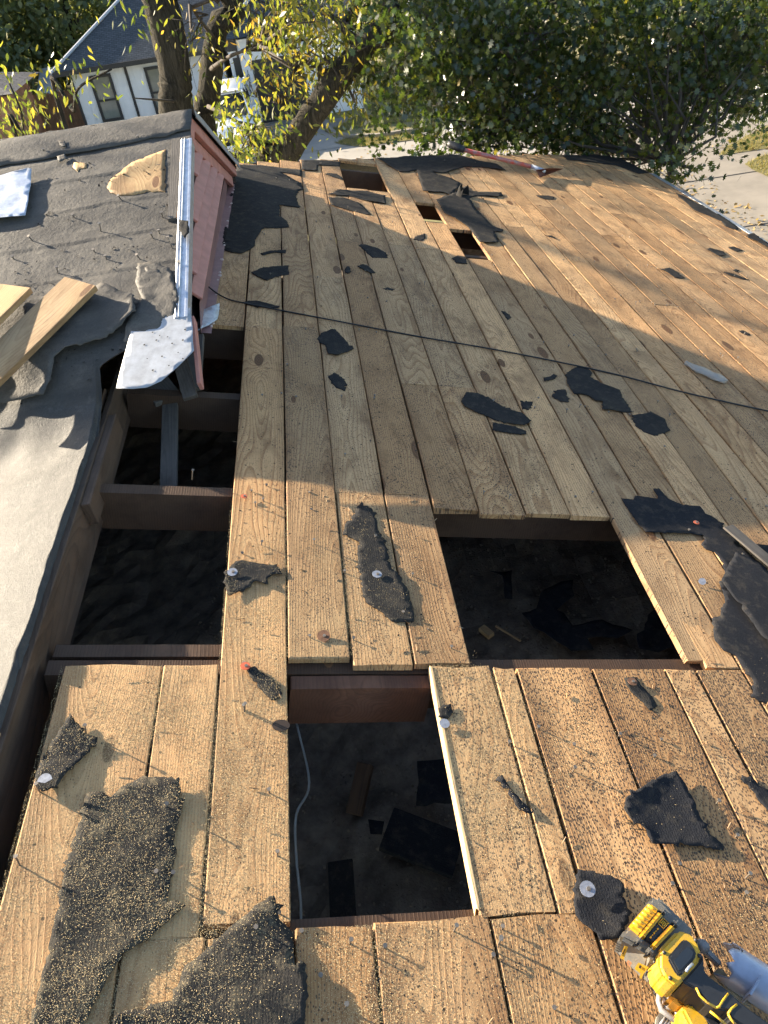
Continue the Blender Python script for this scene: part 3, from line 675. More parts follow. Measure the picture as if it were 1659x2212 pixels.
# louvre boards of the end wall
for k in range(5):
    z = .45-.090*k
    ya = YP-(ZP-.16-z)/GS if z < ZP-.16 else YP; yb = YP+(ZP-.16-z)/FS
    ya = max(2.99, ya); yb = min(yb, 5.10)
    if yb-ya < .15 or z < .13: continue
    bar('louvre_board', (XF+.030, ya, z), (XF+.030, yb, z), .056, .013, 'pink', dorm, up=(.72, 0, .69), bev=.002)
# apron flashing along the foot of the end wall and its caulked nails
ap = []
vv = np.linspace(2.93, 5.5, 22)
V = []
for v in vv:
    for u, w in ((-.250, .13), (-.248, .02), (-.246, .006), (-.206+.004*noise.noise(Vector((v*9, 0, 0))), .0055)): V.append(D.P(u, v, w))
nA = 4; Fc = [(i*nA+j, i*nA+j+1, (i+1)*nA+j+1, (i+1)*nA+j) for i in range(len(vv)-1) for j in range(nA-1)]
add('apron_flashing', V, Fc, plain('dull_pink_flashing', (.30, .165, .16), .5, .2, .2, 12, .1), dorm)
bl = bmesh.new(); bmesh.ops.create_icosphere(bl, subdivisions=2, radius=1)
for v_ in bl.verts: v_.co *= 1+.35*noise.noise(v_.co*2.1)
caulk_me = bpy.data.meshes.new('caulk'); bl.to_mesh(caulk_me); bl.free(); caulk_me.materials.append(plain('caulk', (.62, .50, .46), .5, 0, .2, 30))
for v in [3.0, 3.03, 3.10, 3.17, 3.20, 3.34, 3.52, 3.58, 3.62, 3.80, 4.02, 4.06, 4.35, 4.44, 4.72, 4.80, 5.05, 5.12]:
    o = bpy.data.objects.new('caulk_blob', caulk_me); C.objects.link(o); o.parent = dorm
    s_ = random.uniform(.004, .009); p = D.P(-.212+random.uniform(-.006, .006), v, .006)
    o.matrix_local = Matrix.Translation(Vector(p)-Vector(dorm['_o'])) @ Matrix.Rotation(random.uniform(0, 6), 4, 'Z') @ Matrix.Diagonal((s_*random.uniform(.8, 1.5), s_, s_*.7, 1))
# metal edge down the near rake, wood strip beside it, far rake edge
def strip(name, path, offs, m, parent, smooth=False):
    """path: (b) stations on G; offs: list of (a, w) cross-section"""
    V = [G.P(a, b, w) for b in path for a, w in offs]; k = len(offs)
    Fc = [(i*k+j, i*k+(j+1) % k, (i+1)*k+(j+1) % k, (i+1)*k+j) for i in range(len(path)-1) for j in range(k)]
    Fc += [tuple(range(k)), tuple(range(len(V)-1, len(V)-k-1, -1))]
    return add(name, V, Fc, m, parent, smooth)
gb = lambda y: G.px(400, y)[1]
strip('drip_edge', np.linspace(gb(306), gb(690), 14), [(-.044, .010), (-.038, .016), (-.030, .011), (-.026, .018), (-.021, .011), (-.004, .013), (.004, .012), (.005, -.03), (.002, -.03), (.001, .008), (-.044, .006)], 'galv', dorm)
strip('wood_strip', [gb(300), gb(472)], [(-.085, -.004), (-.085, .010), (-.046, .010), (-.046, -.004)], 'grey_wood', dorm).color = (.1, .1, .9, 1)
V = []
for t in np.linspace(0, 1, 8):
    y = YP-.01+(fe[1]+.02-YP)*t
    for dx, dz in ((-.05, .006), (.008, .006), (.010, -.03), (.006, -.03), (.004, .001), (-.05, .001)): V.append((XR+dx, y, zr(max(y, YP))+dz))
add('far_drip_edge', V, [(i*6+j, i*6+(j+1)%6, i*6+6+(j+1)%6, i*6+6+j) for i in range(7) for j in range(6)], 'galv_white', dorm)
# felt ridge cap with lifted edge
rc = jag([(-3.2, YP+.05), (XR-.002, YP+.05), (XR-.002, YP-.19), (-.42, YP-.21), (-.8, YP-.23), (-1.4, YP-.24), (-3.2, YP-.25)], .05, .004, 5)
class Cap(Skin):
    def P(s, a, b, w=0.0): return np.array([a, b, (zskin(a, b) if b < YP else ZP-FS*(b-YP)+.006)+w])
sheet('ridge_felt', Cap(), rc, 'felt_worn', dorm, base=.004, wr=.003, wf=5, curl=.006, jg=None, grid=.05, seed=4)
# bare wood showing where the felt is torn
M['ply'] = wood('old_sheathing', (.52, .35, .165), (.34, .19, .08), specks=False)
o = sheet('bare_sheathing', K, pxs(K, [(358,324),(357,416),(325,414),(290,422),(258,423),(240,418),(231,406),(240,388),(262,372),(285,352),(320,338)]), 'ply', dorm, base=.0025, wr=.0003, curl=0, thick=.002, seed=2); o.color = (.1, .2, .05, 1)
o = sheet('bare_sheathing', K, pxs(K, [(160,352),(188,354),(186,364),(172,366),(168,372),(158,362)]), 'ply', dorm, base=.0025, wr=.0003, curl=0, thick=.002, seed=3, jg=(.02, .003)); o.color = (.1, .2, .05, 1)
# torn felt shreds and tabs on the slope
for k, pl in enumerate([[(300,578),(330,572),(368,585),(386,640),(384,700),(360,690),(340,735),(300,760),(270,745),(282,690),(310,655),(296,620)],
                        [(315,585),(345,590),(350,608),(322,612)], [(390,492),(412,495),(414,520),(404,532),(392,515)], [(128,312),(142,310),(146,322),(136,326)], [(125,345),(140,340),(150,350),(130,354)]]):
    sheet('felt_shred', K, pxs(K, pl), 'felt_worn' if k != 2 else 'felt', dorm, base=.008 if k != 2 else .022, wr=.005, wf=22, curl=.014, seed=20+k, grid=.015)
# lifted flap of felt hanging over the valley
sheet('felt_flap', K, pxs(K, [(0,640),(60,650),(190,640),(222,618),(290,650),(300,690),(235,740),(190,760),(150,772),(125,790),(118,830),(103,868),(60,873),(0,884),(-60,900),(-60,700)]), 'felt_worn', dorm, base=.012, wr=.008, wf=6, curl=.03, seed=31, grid=.03)
# galvanised corner flashing below the rake
class GX(Flat): pass
cpoly = pxs(G, [(286,700),(330,680),(411,664),(419,757),(382,793),(348,822),(317,836),(285,839),(250,838),(262,790)], .012)
o = sheet('corner_flashing', G, cpoly, 'galv_white', dorm, base=.010, wr=.0008, wf=6, curl=.0, thick=.0012, seed=8, jg=(.05, .0008), grid=.02)
for x, y in ((330,718),(345,725),(338,735),(362,728),(372,742),(395,735),(350,770),(365,790),(385,762),(330,800),(318,775),(400,712),(312,745),(395,775)):
    a_, b_ = G.px(x, y, .012); r_h = random.uniform(.0022, .0040)
    add('nail_hole', [G.P(a_+r_h*math.cos(t), b_+r_h*math.sin(t), .0130) for t in np.linspace(0, 5.6, 8)], [tuple(range(8))], 'dark_chip', dorm)
p0, p1 = atX(418, 690, XR+.004), atX(433, 835, XR+.012)
bar('rake_board', p0, p1, .045, .014, 'pink', dorm, up=(1, 0, 0))
o = bar('rotten_board', atX(388, 775, XR-.06), atX(412, 860, XR-.03), .05, .02, 'grey_wood', dorm, up=(0, -.4, 1)); o.color = (.1, .1, 1, 1)
# blue-grey end of the apron bent over the hole
sheet('bent_flashing', D, pxs(D, [(425,675),(455,664),(475,658),(470,688),(450,700),(424,716)], .02), 'galv', dorm, base=.012, wr=.004, curl=.02, seed=12, jg=(.02, .002))
# ------------------------------------------------------------------ loose things on the dormer side
o = sheet('sheet_metal_patch', K, pxs(K, [(-90,405),(0,392),(67,378),(74,380),(66,446),(59,475),(0,485),(-90,500)]), 'galv', None, base=.014, wr=.006, wf=6, curl=.014, thick=.001, seed=6, jg=(.05, .0008))
tag(o, 'crumpled galvanised metal sheet nailed on the grey felt slope', 'metal sheet')
def plank_between(label, a, wa, b, wb, wid, th=.022, m='ply'):
    pa = K.P(*K.px(*a, wa), wa); rb = K.px(*b, wb); pb = K.P(*rb, wb)
    o = bar('loose_plank', pb, pa, wid, th, m, None, up=(0, -.2, 1), bev=.002); o.color = (.2, .4, .35, 1); return tag(o, label, 'plank')
plank_between('long loose plank lying across the grey felt with its sunlit end uphill', (176,612), .055, (-70,850), .13, .15)
plank_between('short loose plank end with split edge beside the longer loose plank', (34,622), .06, (-110,760), .12, .14)
# ================================================================== TORN FELT ON THE DECK
def z5(p): return [(.4*x, 1493+.4*y) for x, y in p]
def z3(p): return [(431.3+.36*x, 1028.6+.36*y) for x, y in p]
def z7(p): return [(1028.6+.38*x, 1493+.38*y) for x, y in p]
def z4(p): return [(929+.44*x, 1061.8+.44*y) for x, y in p]
def za(p): return [(995.4+.4*x, 763+.4*y) for x, y in p]
def zb(p): return [(663.6+.2*x, 564+.2*y) for x, y in p]
def zc(p): return [(663.6+.2*x, 318.5+.2*y) for x, y in p]
def ze(p): return [(464.5+.4*x, 318.5+.4*y) for x, y in p]
def zf(p): return [(1327+.2*x, 318.5+.2*y) for x, y in p]
def zg(p): return [(1327+.2*x, 564+.2*y) for x, y in p]
def zh(p): return [(995.4+.2*x, 318.5+.2*y) for x, y in p]
def zi(p): return [(p_) for p_ in p]
SCR = [
 ('large wrinkled felt sheet dusted with sawdust, lower left of the deck', z5([(470,560),(540,550),(600,580),(690,510),(760,480),(970,475),(985,640),(950,760),(955,880),(940,930),(910,1100),(900,1150),(960,1140),(1005,1165),(940,1220),(820,1330),(720,1400),(660,1430),(620,1500),(560,1600),(500,1720),(440,1880),(150,1880),(250,1450),(320,1150),(380,850),(440,680)]), 'felt_dusty', .004, .010, .004),
 ('rumpled felt sheet with deep folds beside the big opening, bottom of the deck', z5([(1480,1120),(1510,1250),(1580,1310),(1590,1500),(1650,1495),(1655,1560),(1640,1880),(580,1880),(640,1760),(860,1700),(930,1690),(1000,1500),(1090,1430),(1250,1280),(1390,1170)]), 'felt_dusty', .005, .016, .006),
 ('curled felt strip with half moon tin cap at its foot', z5([(385,140),(410,180),(440,210),(470,250),(530,265),(520,310),(420,400),(350,480),(310,540),(230,560),(195,520),(190,470),(240,350),(300,260)]), 'felt', .006, .012, .022),
 ('felt scrap held by a bluish tin cap at the edge of the long opening', z3([(155,580),(215,520),(250,512),(330,525),(400,540),(440,545),(465,535),(495,595),(440,600),(405,625),(410,665),(340,640),(300,680),(240,700),(180,730),(165,720),(150,640)]), 'felt', .005, .006, .02),
 ('long ragged felt strip with a tin cap nailed through its middle', z3([(970,160),(1030,200),(1060,260),(1070,330),(1110,390),(1130,480),(1150,560),(1190,600),(1250,700),(1260,740),(1285,810),(1285,880),(1150,880),(1100,830),(1000,770),(970,680),(950,540),(945,430),(960,410),(860,345),(870,300),(920,240),(940,200)]), 'felt', .005, .008, .02),
 ('small pointed felt tab under the larger orange cap', z3([(280,1170),(330,1150),(470,1250),(495,1310),(470,1340),(430,1350),(380,1300),(300,1210)]), 'felt', .004, .004, .012),
 ('tiny felt tab behind the pale tin cap beside the big opening', z3([(1430,1400),(1460,1375),(1505,1370),(1520,1430),(1490,1460),(1430,1450)]), 'felt', .004, .003, .008),
 ('felt scrap under the blue tin cap beside the yellow saw', z7([(575,1020),(740,1055),(800,1080),(830,1110),(840,1200),(860,1320),(850,1340),(810,1420),(690,1430),(680,1390),(600,1330),(560,1280),(550,1200),(560,1100)]), 'felt_dark', .005, .009, .02),
 ('broad triangular black felt scrap above the yellow saw', z7([(935,560),(980,530),(1050,490),(1130,470),(1170,530),(1215,610),(1260,720),(1310,810),(1400,890),(1400,915),(1220,890),(1110,880),(990,880),(960,810),(890,770),(830,680),(850,610)]), 'felt_dark', .005, .006, .02),
 ('thin black felt sliver across a board seam right of the big opening', z7([(120,490),(160,510),(200,570),(260,640),(320,700),(300,705),(240,690),(200,620),(150,560)]), 'felt_dark', .004, .004, .015),
 ('narrow felt tab with a dark cap below the wide opening', z4([(950,920),(1010,915),(1030,950),(1090,1010),(1110,1060),(1080,1080),(1030,1030),(980,980)]), 'felt', .004, .004, .012),
 ('black felt shred at the right edge level with the triangular scrap', z7([(1470,510),(1560,490),(1600,540),(1659,570),(1740,640),(1740,760),(1659,690),(1600,620),(1540,540)]), 'felt_dark', .004, .006, .02),
 ('big ragged black felt sheet curving down right of the wide opening', [(1341,1079),(1367,1081),(1371,1073),(1421,1079),(1411,1057),(1423,1057),(1443,1079),(1475,1093),(1511,1095),(1523,1111),(1535,1116),(1548,1124),(1563,1142),(1587,1161),(1598,1181),(1626,1206),(1690,1265),(1760,1400),(1760,1600),(1700,1550),(1659,1524),(1618,1506),(1626,1499),(1628,1479),(1620,1462),(1602,1442),(1589,1419),(1561,1407),(1544,1387),(1540,1368),(1536,1348),(1536,1337),(1556,1331),(1556,1315),(1565,1304),(1563,1290),(1552,1259),(1561,1255),(1566,1243),(1561,1220),(1542,1196),(1524,1190),(1513,1179),(1521,1167),(1518,1157),(1460,1154),(1394,1153),(1381,1140)], 'felt_dark', .005, .004, .012),
 ('black felt layer lapped over the big ragged sheet at the right edge', [(1554,1260),(1585,1200),(1640,1225),(1740,1330),(1760,1500),(1700,1450),(1659,1402),(1605,1330)], 'felt_dark', .018, .006, .012),
 ('black felt corner beyond the weathered lath at the right edge', [(1612,1174),(1659,1180),(1740,1190),(1760,1290),(1659,1215)], 'felt_dark', .006, .003, .008),
 ('torn felt strip with a split tail above the wide opening', za([(0,265),(30,215),(90,220),(160,250),(240,300),(330,330),(380,375),(345,395),(280,385),(200,370),(150,350),(80,320),(20,290)]), 'felt', .004, .003, .012),
 ('thin felt sliver tucked against the strip above the wide opening', za([(170,378),(270,395),(350,422),(355,440),(300,440),(170,420)]), 'felt', .004, .002, .006),
 ('small four sided felt chip right of the split tailed strip', za([(320,260),(390,265),(370,310),(330,310)]), 'felt', .004, .002, .008),
 ('large ragged felt scrap just below the black cable', za([(570,110),(600,90),(630,75),(680,80),(710,110),(700,130),(760,170),(855,205),(880,260),(925,325),(880,325),(810,310),(760,310),(765,265),(720,260),(690,235),(650,225),(610,225),(570,160)]), 'felt', .004, .003, .012),
 ('felt chip left of the large ragged scrap under the cable', za([(490,235),(520,200),(565,200),(585,265),(540,265)]), 'felt', .004, .002, .008),
 ('bone shaped felt chip up left of the large ragged scrap', za([(445,135),(480,130),(500,115),(520,125),(500,145),(450,155)]), 'felt', .004, .002, .006),
 ('rounded felt scrap touching the lower tip of the large ragged one', za([(920,340),(1000,330),(1020,320),(1100,360),(1110,395),(1130,425),(1045,450),(990,430),(940,395)]), 'felt', .004, .003, .01),
 ('solitary five sided felt scrap just below the cable near the dormer', zb([(105,850),(150,785),(270,740),(300,745),(440,890),(450,920),(490,920),(505,950),(440,985),(330,1025),(220,1010),(200,920),(130,880)]), 'felt', .004, .003, .012),
 ('slanting felt sliver above the cable, right of a small blob of felt', zb([(540,60),(600,40),(660,60),(740,135),(690,140),(620,105)]), 'felt', .004, .002, .006),
 ('small felt blob left of a slanting sliver above the cable', zb([(405,95),(430,60),(460,65),(475,120),(440,140),(410,125)]), 'felt', .004, .002, .006),
 ('thin spindle of felt just above the cable', zb([(810,305),(870,290),(945,310),(930,325),(850,320)]), 'felt', .004, .002, .005),
 ('small felt chip on the second board right of the long opening', [(708,815),(722,806),(738,815),(750,832),(746,846),(725,838)], 'felt', .004, .002, .006),
 ('slanting felt scrap halfway between the cable and the far edge', zc([(555,1060),(620,1050),(750,1090),(850,1150),(870,1200),(700,1195),(650,1150),(610,1110)]), 'felt', .004, .003, .012),
 ('felt chip at the near corner of the nearest small far opening', [(976,559),(988,553),(1005,556),(1008,572),(985,569)], 'felt', .005, .003, .01),
 ('shredded felt strip along the near side of the farthest opening', zc([(225,520),(330,470),(640,475),(840,530),(850,615),(720,600),(600,575),(450,530)]), 'felt', .005, .008, .03),
 ('drooping felt strip below the shredded strip near the farthest opening', zc([(225,545),(400,560),(580,615),(690,735),(640,735),(260,630)]), 'felt', .005, .005, .02),
 ('felt lapping over the far edge left of the farthest opening', zc([(-60,150),(100,145),(360,160),(350,205),(120,195),(110,262),(-60,250)]), 'felt', .005, .006, .015),
 ('small felt tongue left of the farthest opening', zc([(190,290),(240,280),(320,290),(380,340),(390,362),(330,342)]), 'felt', .005, .004, .012),
 ('wide tattered felt along the far edge right of the farthest opening', zc([(745,130),(1100,105),(1659,92),(1850,150),(2050,190),(2150,260),(1900,220),(1700,215),(1659,230),(1500,285),(1350,275),(1440,310),(1659,390),(1640,440),(1560,520),(1450,490),(1400,500),(1250,480),(1230,420),(1200,310),(1180,250),(1100,270),(1000,270),(850,195),(830,170)]), 'felt', .005, .010, .03),
 ('tattered felt with a curled stub right of the two small openings', [(942,432),(970,424),(990,412),(1008,404),(1011,414),(1081,418),(1087,424),(1075,427),(1031,424),(1013,430),(1029,456),(1049,474),(1065,490),(1087,498),(1085,503),(1067,502),(1077,526),(1051,527),(1035,525),(1011,492),(995,482),(975,470),(959,462)], 'felt', .005, .008, .03),
 ('felt curl around a knot left of the two small openings', [(898,512),(917,505),(919,516),(911,522),(893,518)], 'felt', .004, .003, .01),
 ('smooth dark felt sheet lying against the foot of the pink dormer wall', [(513,357),(566,358),(604,363),(652,368),(652,383),(622,376),(606,374),(650,397),(656,411),(644,414),(639,426),(647,451),(625,448),(604,445),(604,467),(619,478),(625,493),(601,494),(569,494),(563,502),(558,509),(550,522),(551,532),(541,540),(522,549),(502,547),(480,540),(484,500),(495,440),(506,380)], 'felt', .005, .005, .012),
 ('thin felt streak just below the sheet at the dormer foot', ze([(245,575),(300,560),(385,555),(380,575),(320,570),(260,585)]), 'felt', .004, .002, .006),
 ('wing shaped felt scrap between the dormer and the cable', ze([(195,680),(250,655),(310,645),(395,640),(400,690),(330,700),(280,722),(225,700)]), 'felt', .004, .003, .01),
 ('felt sliver pinned under the cable near the dormer', ze([(160,835),(220,828),(290,845),(350,860),(340,872),(220,862),(170,850)]), 'felt', .003, .001, .004),
 ('small felt diamond midway up the deck above the cable', ze([(1545,885),(1570,890),(1600,920),(1580,935)]), 'felt', .004, .002, .006),
 ('pair sized felt scrap near the eave, the left one of two', zf([(1000,1105),(1030,1090),(1180,1130),(1205,1170),(1130,1180),(1060,1140)]), 'felt', .004, .003, .008),
 ('leaf shaped felt scrap near the eave, the right one of two', zf([(1225,1080),(1290,1075),(1390,1115),(1320,1130),(1270,1110)]), 'felt', .004, .003, .008),
 ('long felt remnant clinging along the metal eave edge', zf([(660,490),(740,530),(870,600),(1000,640),(1150,740),(1340,870),(1330,900),(1200,860),(1150,800),(960,720),(860,680),(760,590),(690,540)]), 'felt', .005, .004, .012),
 ('felt remnant on the eave where the deck leaves the picture', zf([(1430,950),(1500,930),(1659,1050),(1800,1150),(1800,1200),(1659,1095),(1540,1020),(1440,985)]), 'felt', .005, .004, .012),
 ('lone slanting felt scrap in the shade up the right side of the deck', zg([(495,95),(590,80),(680,130),(760,195),(650,185),(560,120)]), 'felt', .004, .003, .01),
 ('long thin felt sliver below the pair of scraps near the eave', zg([(1175,125),(1240,130),(1455,205),(1380,200),(1230,155)]), 'felt', .004, .002, .006),
 ('tiny felt chip just above the long thin sliver near the eave', zg([(1275,100),(1310,90),(1350,105),(1310,120)]), 'felt', .004, .002, .005),
 ('felt chip in the sunlit band at the right side of the deck', zg([(1335,760),(1390,755),(1465,795),(1440,810),(1370,785)]), 'felt', .004, .002, .006),
 ('dark felt bar lying below the shovel blade', zh([(810,520),(950,525),(1010,540),(1000,565),(900,560),(850,545)]), 'felt', .004, .003, .008),
 ('dark felt band lapping over the far right corner of the deck', [(1215,337),(1290,335),(1345,346),(1402,374),(1380,376),(1330,358),(1280,351),(1225,346)], 'felt', .005, .006, .015),
 ('short felt streak at a board joint beyond the sunlit grain', zh([(905,955),(980,955),(1040,1000),(970,972)]), 'felt', .004, .002, .005),
]
for k, (lab, poly, m_, ba, wr_, cu) in enumerate(SCR):
    ar = pxs(D, poly); ext = max(max(p[0] for p in ar)-min(p[0] for p in ar), max(p[1] for p in ar)-min(p[1] for p in ar))
    o = sheet('felt_scrap', D, ar, m_, None, base=max(.0025, ba*.6) if ba < .01 else ba*.7, wr=wr_*(.55 if k < 3 else .32), wf=11 if ext > .25 else 20, curl=cu*(.8 if k < 3 else .5), thick=.0018, seed=50+k, grid=.011 if ext < .3 else .016, jg=(.007, .0018) if ext < .5 else (.010, .0022))
    tag(o, lab, 'felt scrap', 'torn felt on the deck')
# curled upright stub of felt
p = D.P(*D.px(1001, 425), .0); V, Fc = [], []
for j in range(5):
    for i in range(11):
        a = 3.6*i/10+.6; r = .055-.003*j
        V.append(p+S_*(r*math.cos(a))+Y_*(r*math.sin(a))+N_*(.006+.013*j*(1+.4*math.sin(i*1.9))))
for j in range(4):
    for i in range(10): Fc.append((j*11+i, j*11+i+1, (j+1)*11+i+1, (j+1)*11+i))
V0 = len(V); V += [v*.999+np.array(p)*.001+N_*0+(_n(np.array(p)-v)*.003) for v in V]; Fc += [tuple(i+V0 for i in f[::-1]) for f in Fc]
tag(add('felt_curl', V, Fc, 'felt', None, True), 'curled felt stub standing upright by the small far openings', 'felt scrap', 'torn felt on the deck')
# weathered lath and loose splinters
o = bar('lath', D.P(*D.px(1566, 1148), .022), D.P(*D.px(1745, 1300), .022), .045, .007, 'grey_wood', None, up=N_); o.color = (0, .2, .6, 1)
tag(o, 'weathered grey lath lying along the big ragged black felt', 'lath')
# ================================================================== CAPS AND NAILS
def disc_geo(r, t, k=20, hole=0.0):
    V, Fc = [], []
    for rr, z in ((r, 0), (r, t), (r*.45, t*1.02)):
        for j in range(k): V.append((rr*math.cos(2*math.pi*j/k)*(1+.02*math.sin(j*5)), rr*math.sin(2*math.pi*j/k), z))
    for a in (0, 1):
        for j in range(k): Fc.append((a*k+j, a*k+(j+1) % k, (a+1)*k+(j+1) % k, (a+1)*k+j))
    Fc.append(tuple(2*k+j for j in range(k))); Fc.append(tuple(range(k-1, -1, -1)))
    return V, Fc
def nail_mesh(hgt, r=.0016, hr=.0042):
    V, Fc = tube_geo([(0,0,-.01),(0,0,hgt)], r, 7); a = len(V)
    V2, F2 = tube_geo([(0,0,hgt-.0002),(0,0,hgt+.0012)], hr, 10); V += V2; Fc += [tuple(i+a for i in f) for f in F2]
    return mesh(V, Fc)
NM = [nail_mesh(h_) for h_ in (.006, .010, .016, .022, .030)]
for me in NM: me.materials.append(M['nail'])
def surf_w_np(u, v):
    w = np.zeros(len(u))
    for poly, vx, hv in SHEETS:
        lo, hi = poly.min(0), poly.max(0)
        k = np.nonzero((u > lo[0]) & (u < hi[0]) & (v > lo[1]) & (v < hi[1]))[0]
        if not len(k): continue
        k = k[inpoly_np(u[k], v[k], poly)]
        for c in range(0, len(k), 2000):
            kk = k[c:c+2000]; dd = (u[kk, None]-vx[None, :, 0])**2+(v[kk, None]-vx[None, :, 1])**2
            w[kk] = np.maximum(w[kk], hv[dd.argmin(1)])
    return w
def surf_w(u, v): return float(surf_w_np(np.array([u]), np.array([v]))[0])
def deck_np(u, v):
    hipv = np.interp(u, HU, HV)
    ok = (u > -.43) & (u < UE-.05) & (v < hipv-.1)
    for a, b, c, d_ in ((-9, -.08, 1.2, 3.03), (.08, .435, .6, 1.225), (.56, 1.17, 1.18, 1.82), (.53, .84, 5.44, 6.35), (.98, 1.13, 4.78, 5.3), (1.11, 1.27, 4.14, 4.75)): ok &= ~((u > a) & (u < b) & (v > c) & (v < d_))
    return ok
def nz(u, v, f, z, n=96):
    """noise on a coarse lookup, vectorised"""
    us = np.linspace(-.6, 3.7, n*2); vs_ = np.linspace(0, 7.8, n*3)
    key = (f, z, n)
    if key not in NZ: NZ[key] = np.array([[noise.noise(Vector((a*f, b*f, z))) for b in vs_] for a in us])
    g = NZ[key]; x = (u+.6)/4.3*(n*2-1); y = v/7.8*(n*3-1)
    i0 = np.clip(x.astype(int), 0, n*2-2); j0 = np.clip(y.astype(int), 0, n*3-2); fx, fy = x-i0, y-j0
    return g[i0, j0]*(1-fx)*(1-fy)+g[i0+1, j0]*fx*(1-fy)+g[i0, j0+1]*(1-fx)*fy+g[i0+1, j0+1]*fx*fy
NZ = {}
def deckpts(u, v, w):
    dr = np.where(v > 2.2, .165*(np.maximum(v-2.2, 0)/4)**1.3, 0)
    return u[:, None]*S_+v[:, None]*Y_+(w-dr)[:, None]*N_
def ondeck(u, v):
    """is there wood at this place (not an opening)"""
    if u < -.43 or u > UE-.05 or v > vhip(u)-.1: return False
    if u < -.08 and 1.2 < v < 3.03: return False
    if .08 < u < .435 and .6 < v < 1.225: return False
    if .56 < u < 1.17 and 1.18 < v < 1.82: return False
    if .53 < u < .84 and 5.44 < v < 6.35: return False
    if .98 < u < 1.27 and 4.14 < v < 5.3: return False
    return True
def put_nail(u, v, k, lean=.12, sc_=1.0):
    o = bpy.data.objects.new('nail', NM[k]); C.objects.link(o); o.parent = roof
    w = surf_w(u, v); nrm = _n(N_+lean*np.array([random.uniform(-1, 1), random.uniform(-1, 1), 0])); ex = _n(np.cross(Y_, nrm)); ey = np.cross(nrm, ex)
    o.matrix_local = Matrix.Translation(-Vector(roof['_o'])) @ frame(D.P(u, v, w), ex*sc_, ey*sc_, nrm*sc_)
heads = [(z5([(107,940)]),4),(z5([(215,545)]),4),(z5([(465,230)]),4),(z5([(900,640)]),2),(z5([(850,1000)]),2),(z5([(1455,550)]),2),(z5([(1500,890)]),2),(z5([(1320,110)]),3),(z5([(935,992)]),0),(z5([(1505,1200)]),0),
 (z3([(335,183)]),2),(z3([(370,415)]),2),(z3([(685,413)]),3),(z3([(660,972)]),1),(z3([(920,984)]),1),(z3([(870,582)]),1),(z3([(1510,1034)]),1),(z3([(270,1404)]),3),(z3([(380,150)]),1),(z3([(1220,830)]),0),(z3([(1275,600)]),1)]
for p_, k in heads: put_nail(*D.px(*p_[0]), k, .1)
h6 = [(565,1604,2),(535,2014,3),(780,1628,1),(1225,1524,3),(1510,1604,3),(110,1412,0),(255,1530,0),(375,1810,0)]
for x, y, k in h6: put_nail(*D.px((850+x/1.952)*.6636, (2250+y/1.952)*.6636), k, .1)
for x, y, k in [(130,1434,3),(550,455,2),(1530,1064,3),(350,212,1),(185,300,1),(810,255,1),(1365,640,2),(1150,985,0),(1475,830,1),(1110,1100,0),(440,1805,0),(90,1510,1)]: put_nail(*D.px(*z7([(x, y)])[0]), k, .1)
put_nail(*D.px(416, 1043, -.022), 4, .15)
for x, y, k in [(218,500,3),(372,536,4),(302,720-160,2),(330,515,2),(345,505,1),(230,560,1),(125,590,2),(262,432,2),(95,330,1),(300,300,1),(205,545,1),(160,470,1),(352,470,2),(70,520,2),(30,560,1),(392,575,2)]:
    a_, b_ = K.px(x, y); o = bpy.data.objects.new('nail', NM[k]); C.objects.link(o); o.parent = dorm
    nrm = _n(G.n+np.array([random.uniform(-.2, .2), random.uniform(-.2, .2), 0])); ex = _n(np.cross(Y_, nrm)); ey = np.cross(nrm, ex)
    o.matrix_local = Matrix.Translation(-Vector(dorm['_o'])) @ frame(K.P(a_, b_), ex*1.5, ey*1.5, nrm*1.5)
V, Fc = disc_geo(.017, .0015, 18); u, v = D.px(607, 1568)
add('knot', [D.P(u+x_*1.15, v+y_*.9, .0018+z_*.3) for x_, y_, z_ in V], Fc, plain('dark_knot', (.035, .018, .010), .7, 0, .5, 60), roof)
for _ in range(230):
    for t_ in range(20):
        v = random.choice(RV)+random.uniform(-.03, .03) if random.random() < .75 else random.uniform(.4, 5); u = random.uniform(-.05, 3.1)
        if ondeck(u, v) and v > .3: put_nail(u, v, random.choice([0, 0, 0, 0, 0, 1, 1, 2]), .2); break
def cap(label, x, y, r, m_, w=.004, tilt=0, nail=True, half=False, cat='nail cap'):
    u, v = D.px(x, y, w); w0 = surf_w(u, v)
    t = thing('nail_cap', label, cat, D.P(u, v, w0), 'round nail caps left on the deck')
    V, Fc = disc_geo(r, .0012)
    nrm = _n(N_+tilt*np.array([-.6, -.8, 0])); ex = _n(np.cross(Y_, nrm)); ey = np.cross(nrm, ex); fr = np.stack([ex, ey, nrm], 1)
    if half: V = [(x_, max(y_, -.2*r+.35*abs(x_)), z_) for x_, y_, z_ in V]
    add('cap_disc', [D.P(u, v, w0+w)+fr@np.array(q) for q in V], Fc, m_, t, False)
    if nail:
        Vn, Fn = tube_geo([(.002,0,.0005),(.002,0,.0030)], .0042, 10); add('nail_head', [D.P(u, v, w0+w)+fr@np.array(q) for q in Vn], Fn, 'nail', t)
    return t
cap('bluish tin cap on the felt scrap at the long opening', 502, 1240, .0135, 'cap_silver', .004, .15)
cap('pale tin cap nailed through the long ragged felt strip', 814, 1243, .0135, 'cap_silver', .005, .05)
cap('rusty tin cap tilted on the second board above the big opening', 699, 1374, .0165, 'cap_rust', .006, .3)
cap('smaller orange plastic cap near the shade line on the first board', 527, 1072, .0095, 'cap_orange', .010)
cap('larger orange plastic cap on the first board left of the big opening', 530, 1439, .0115, 'cap_orange', .010)
cap('pale tin cap at the right rim of the big opening', 960, 1563, .0120, 'cap_silver', .006, .1, nail=False)
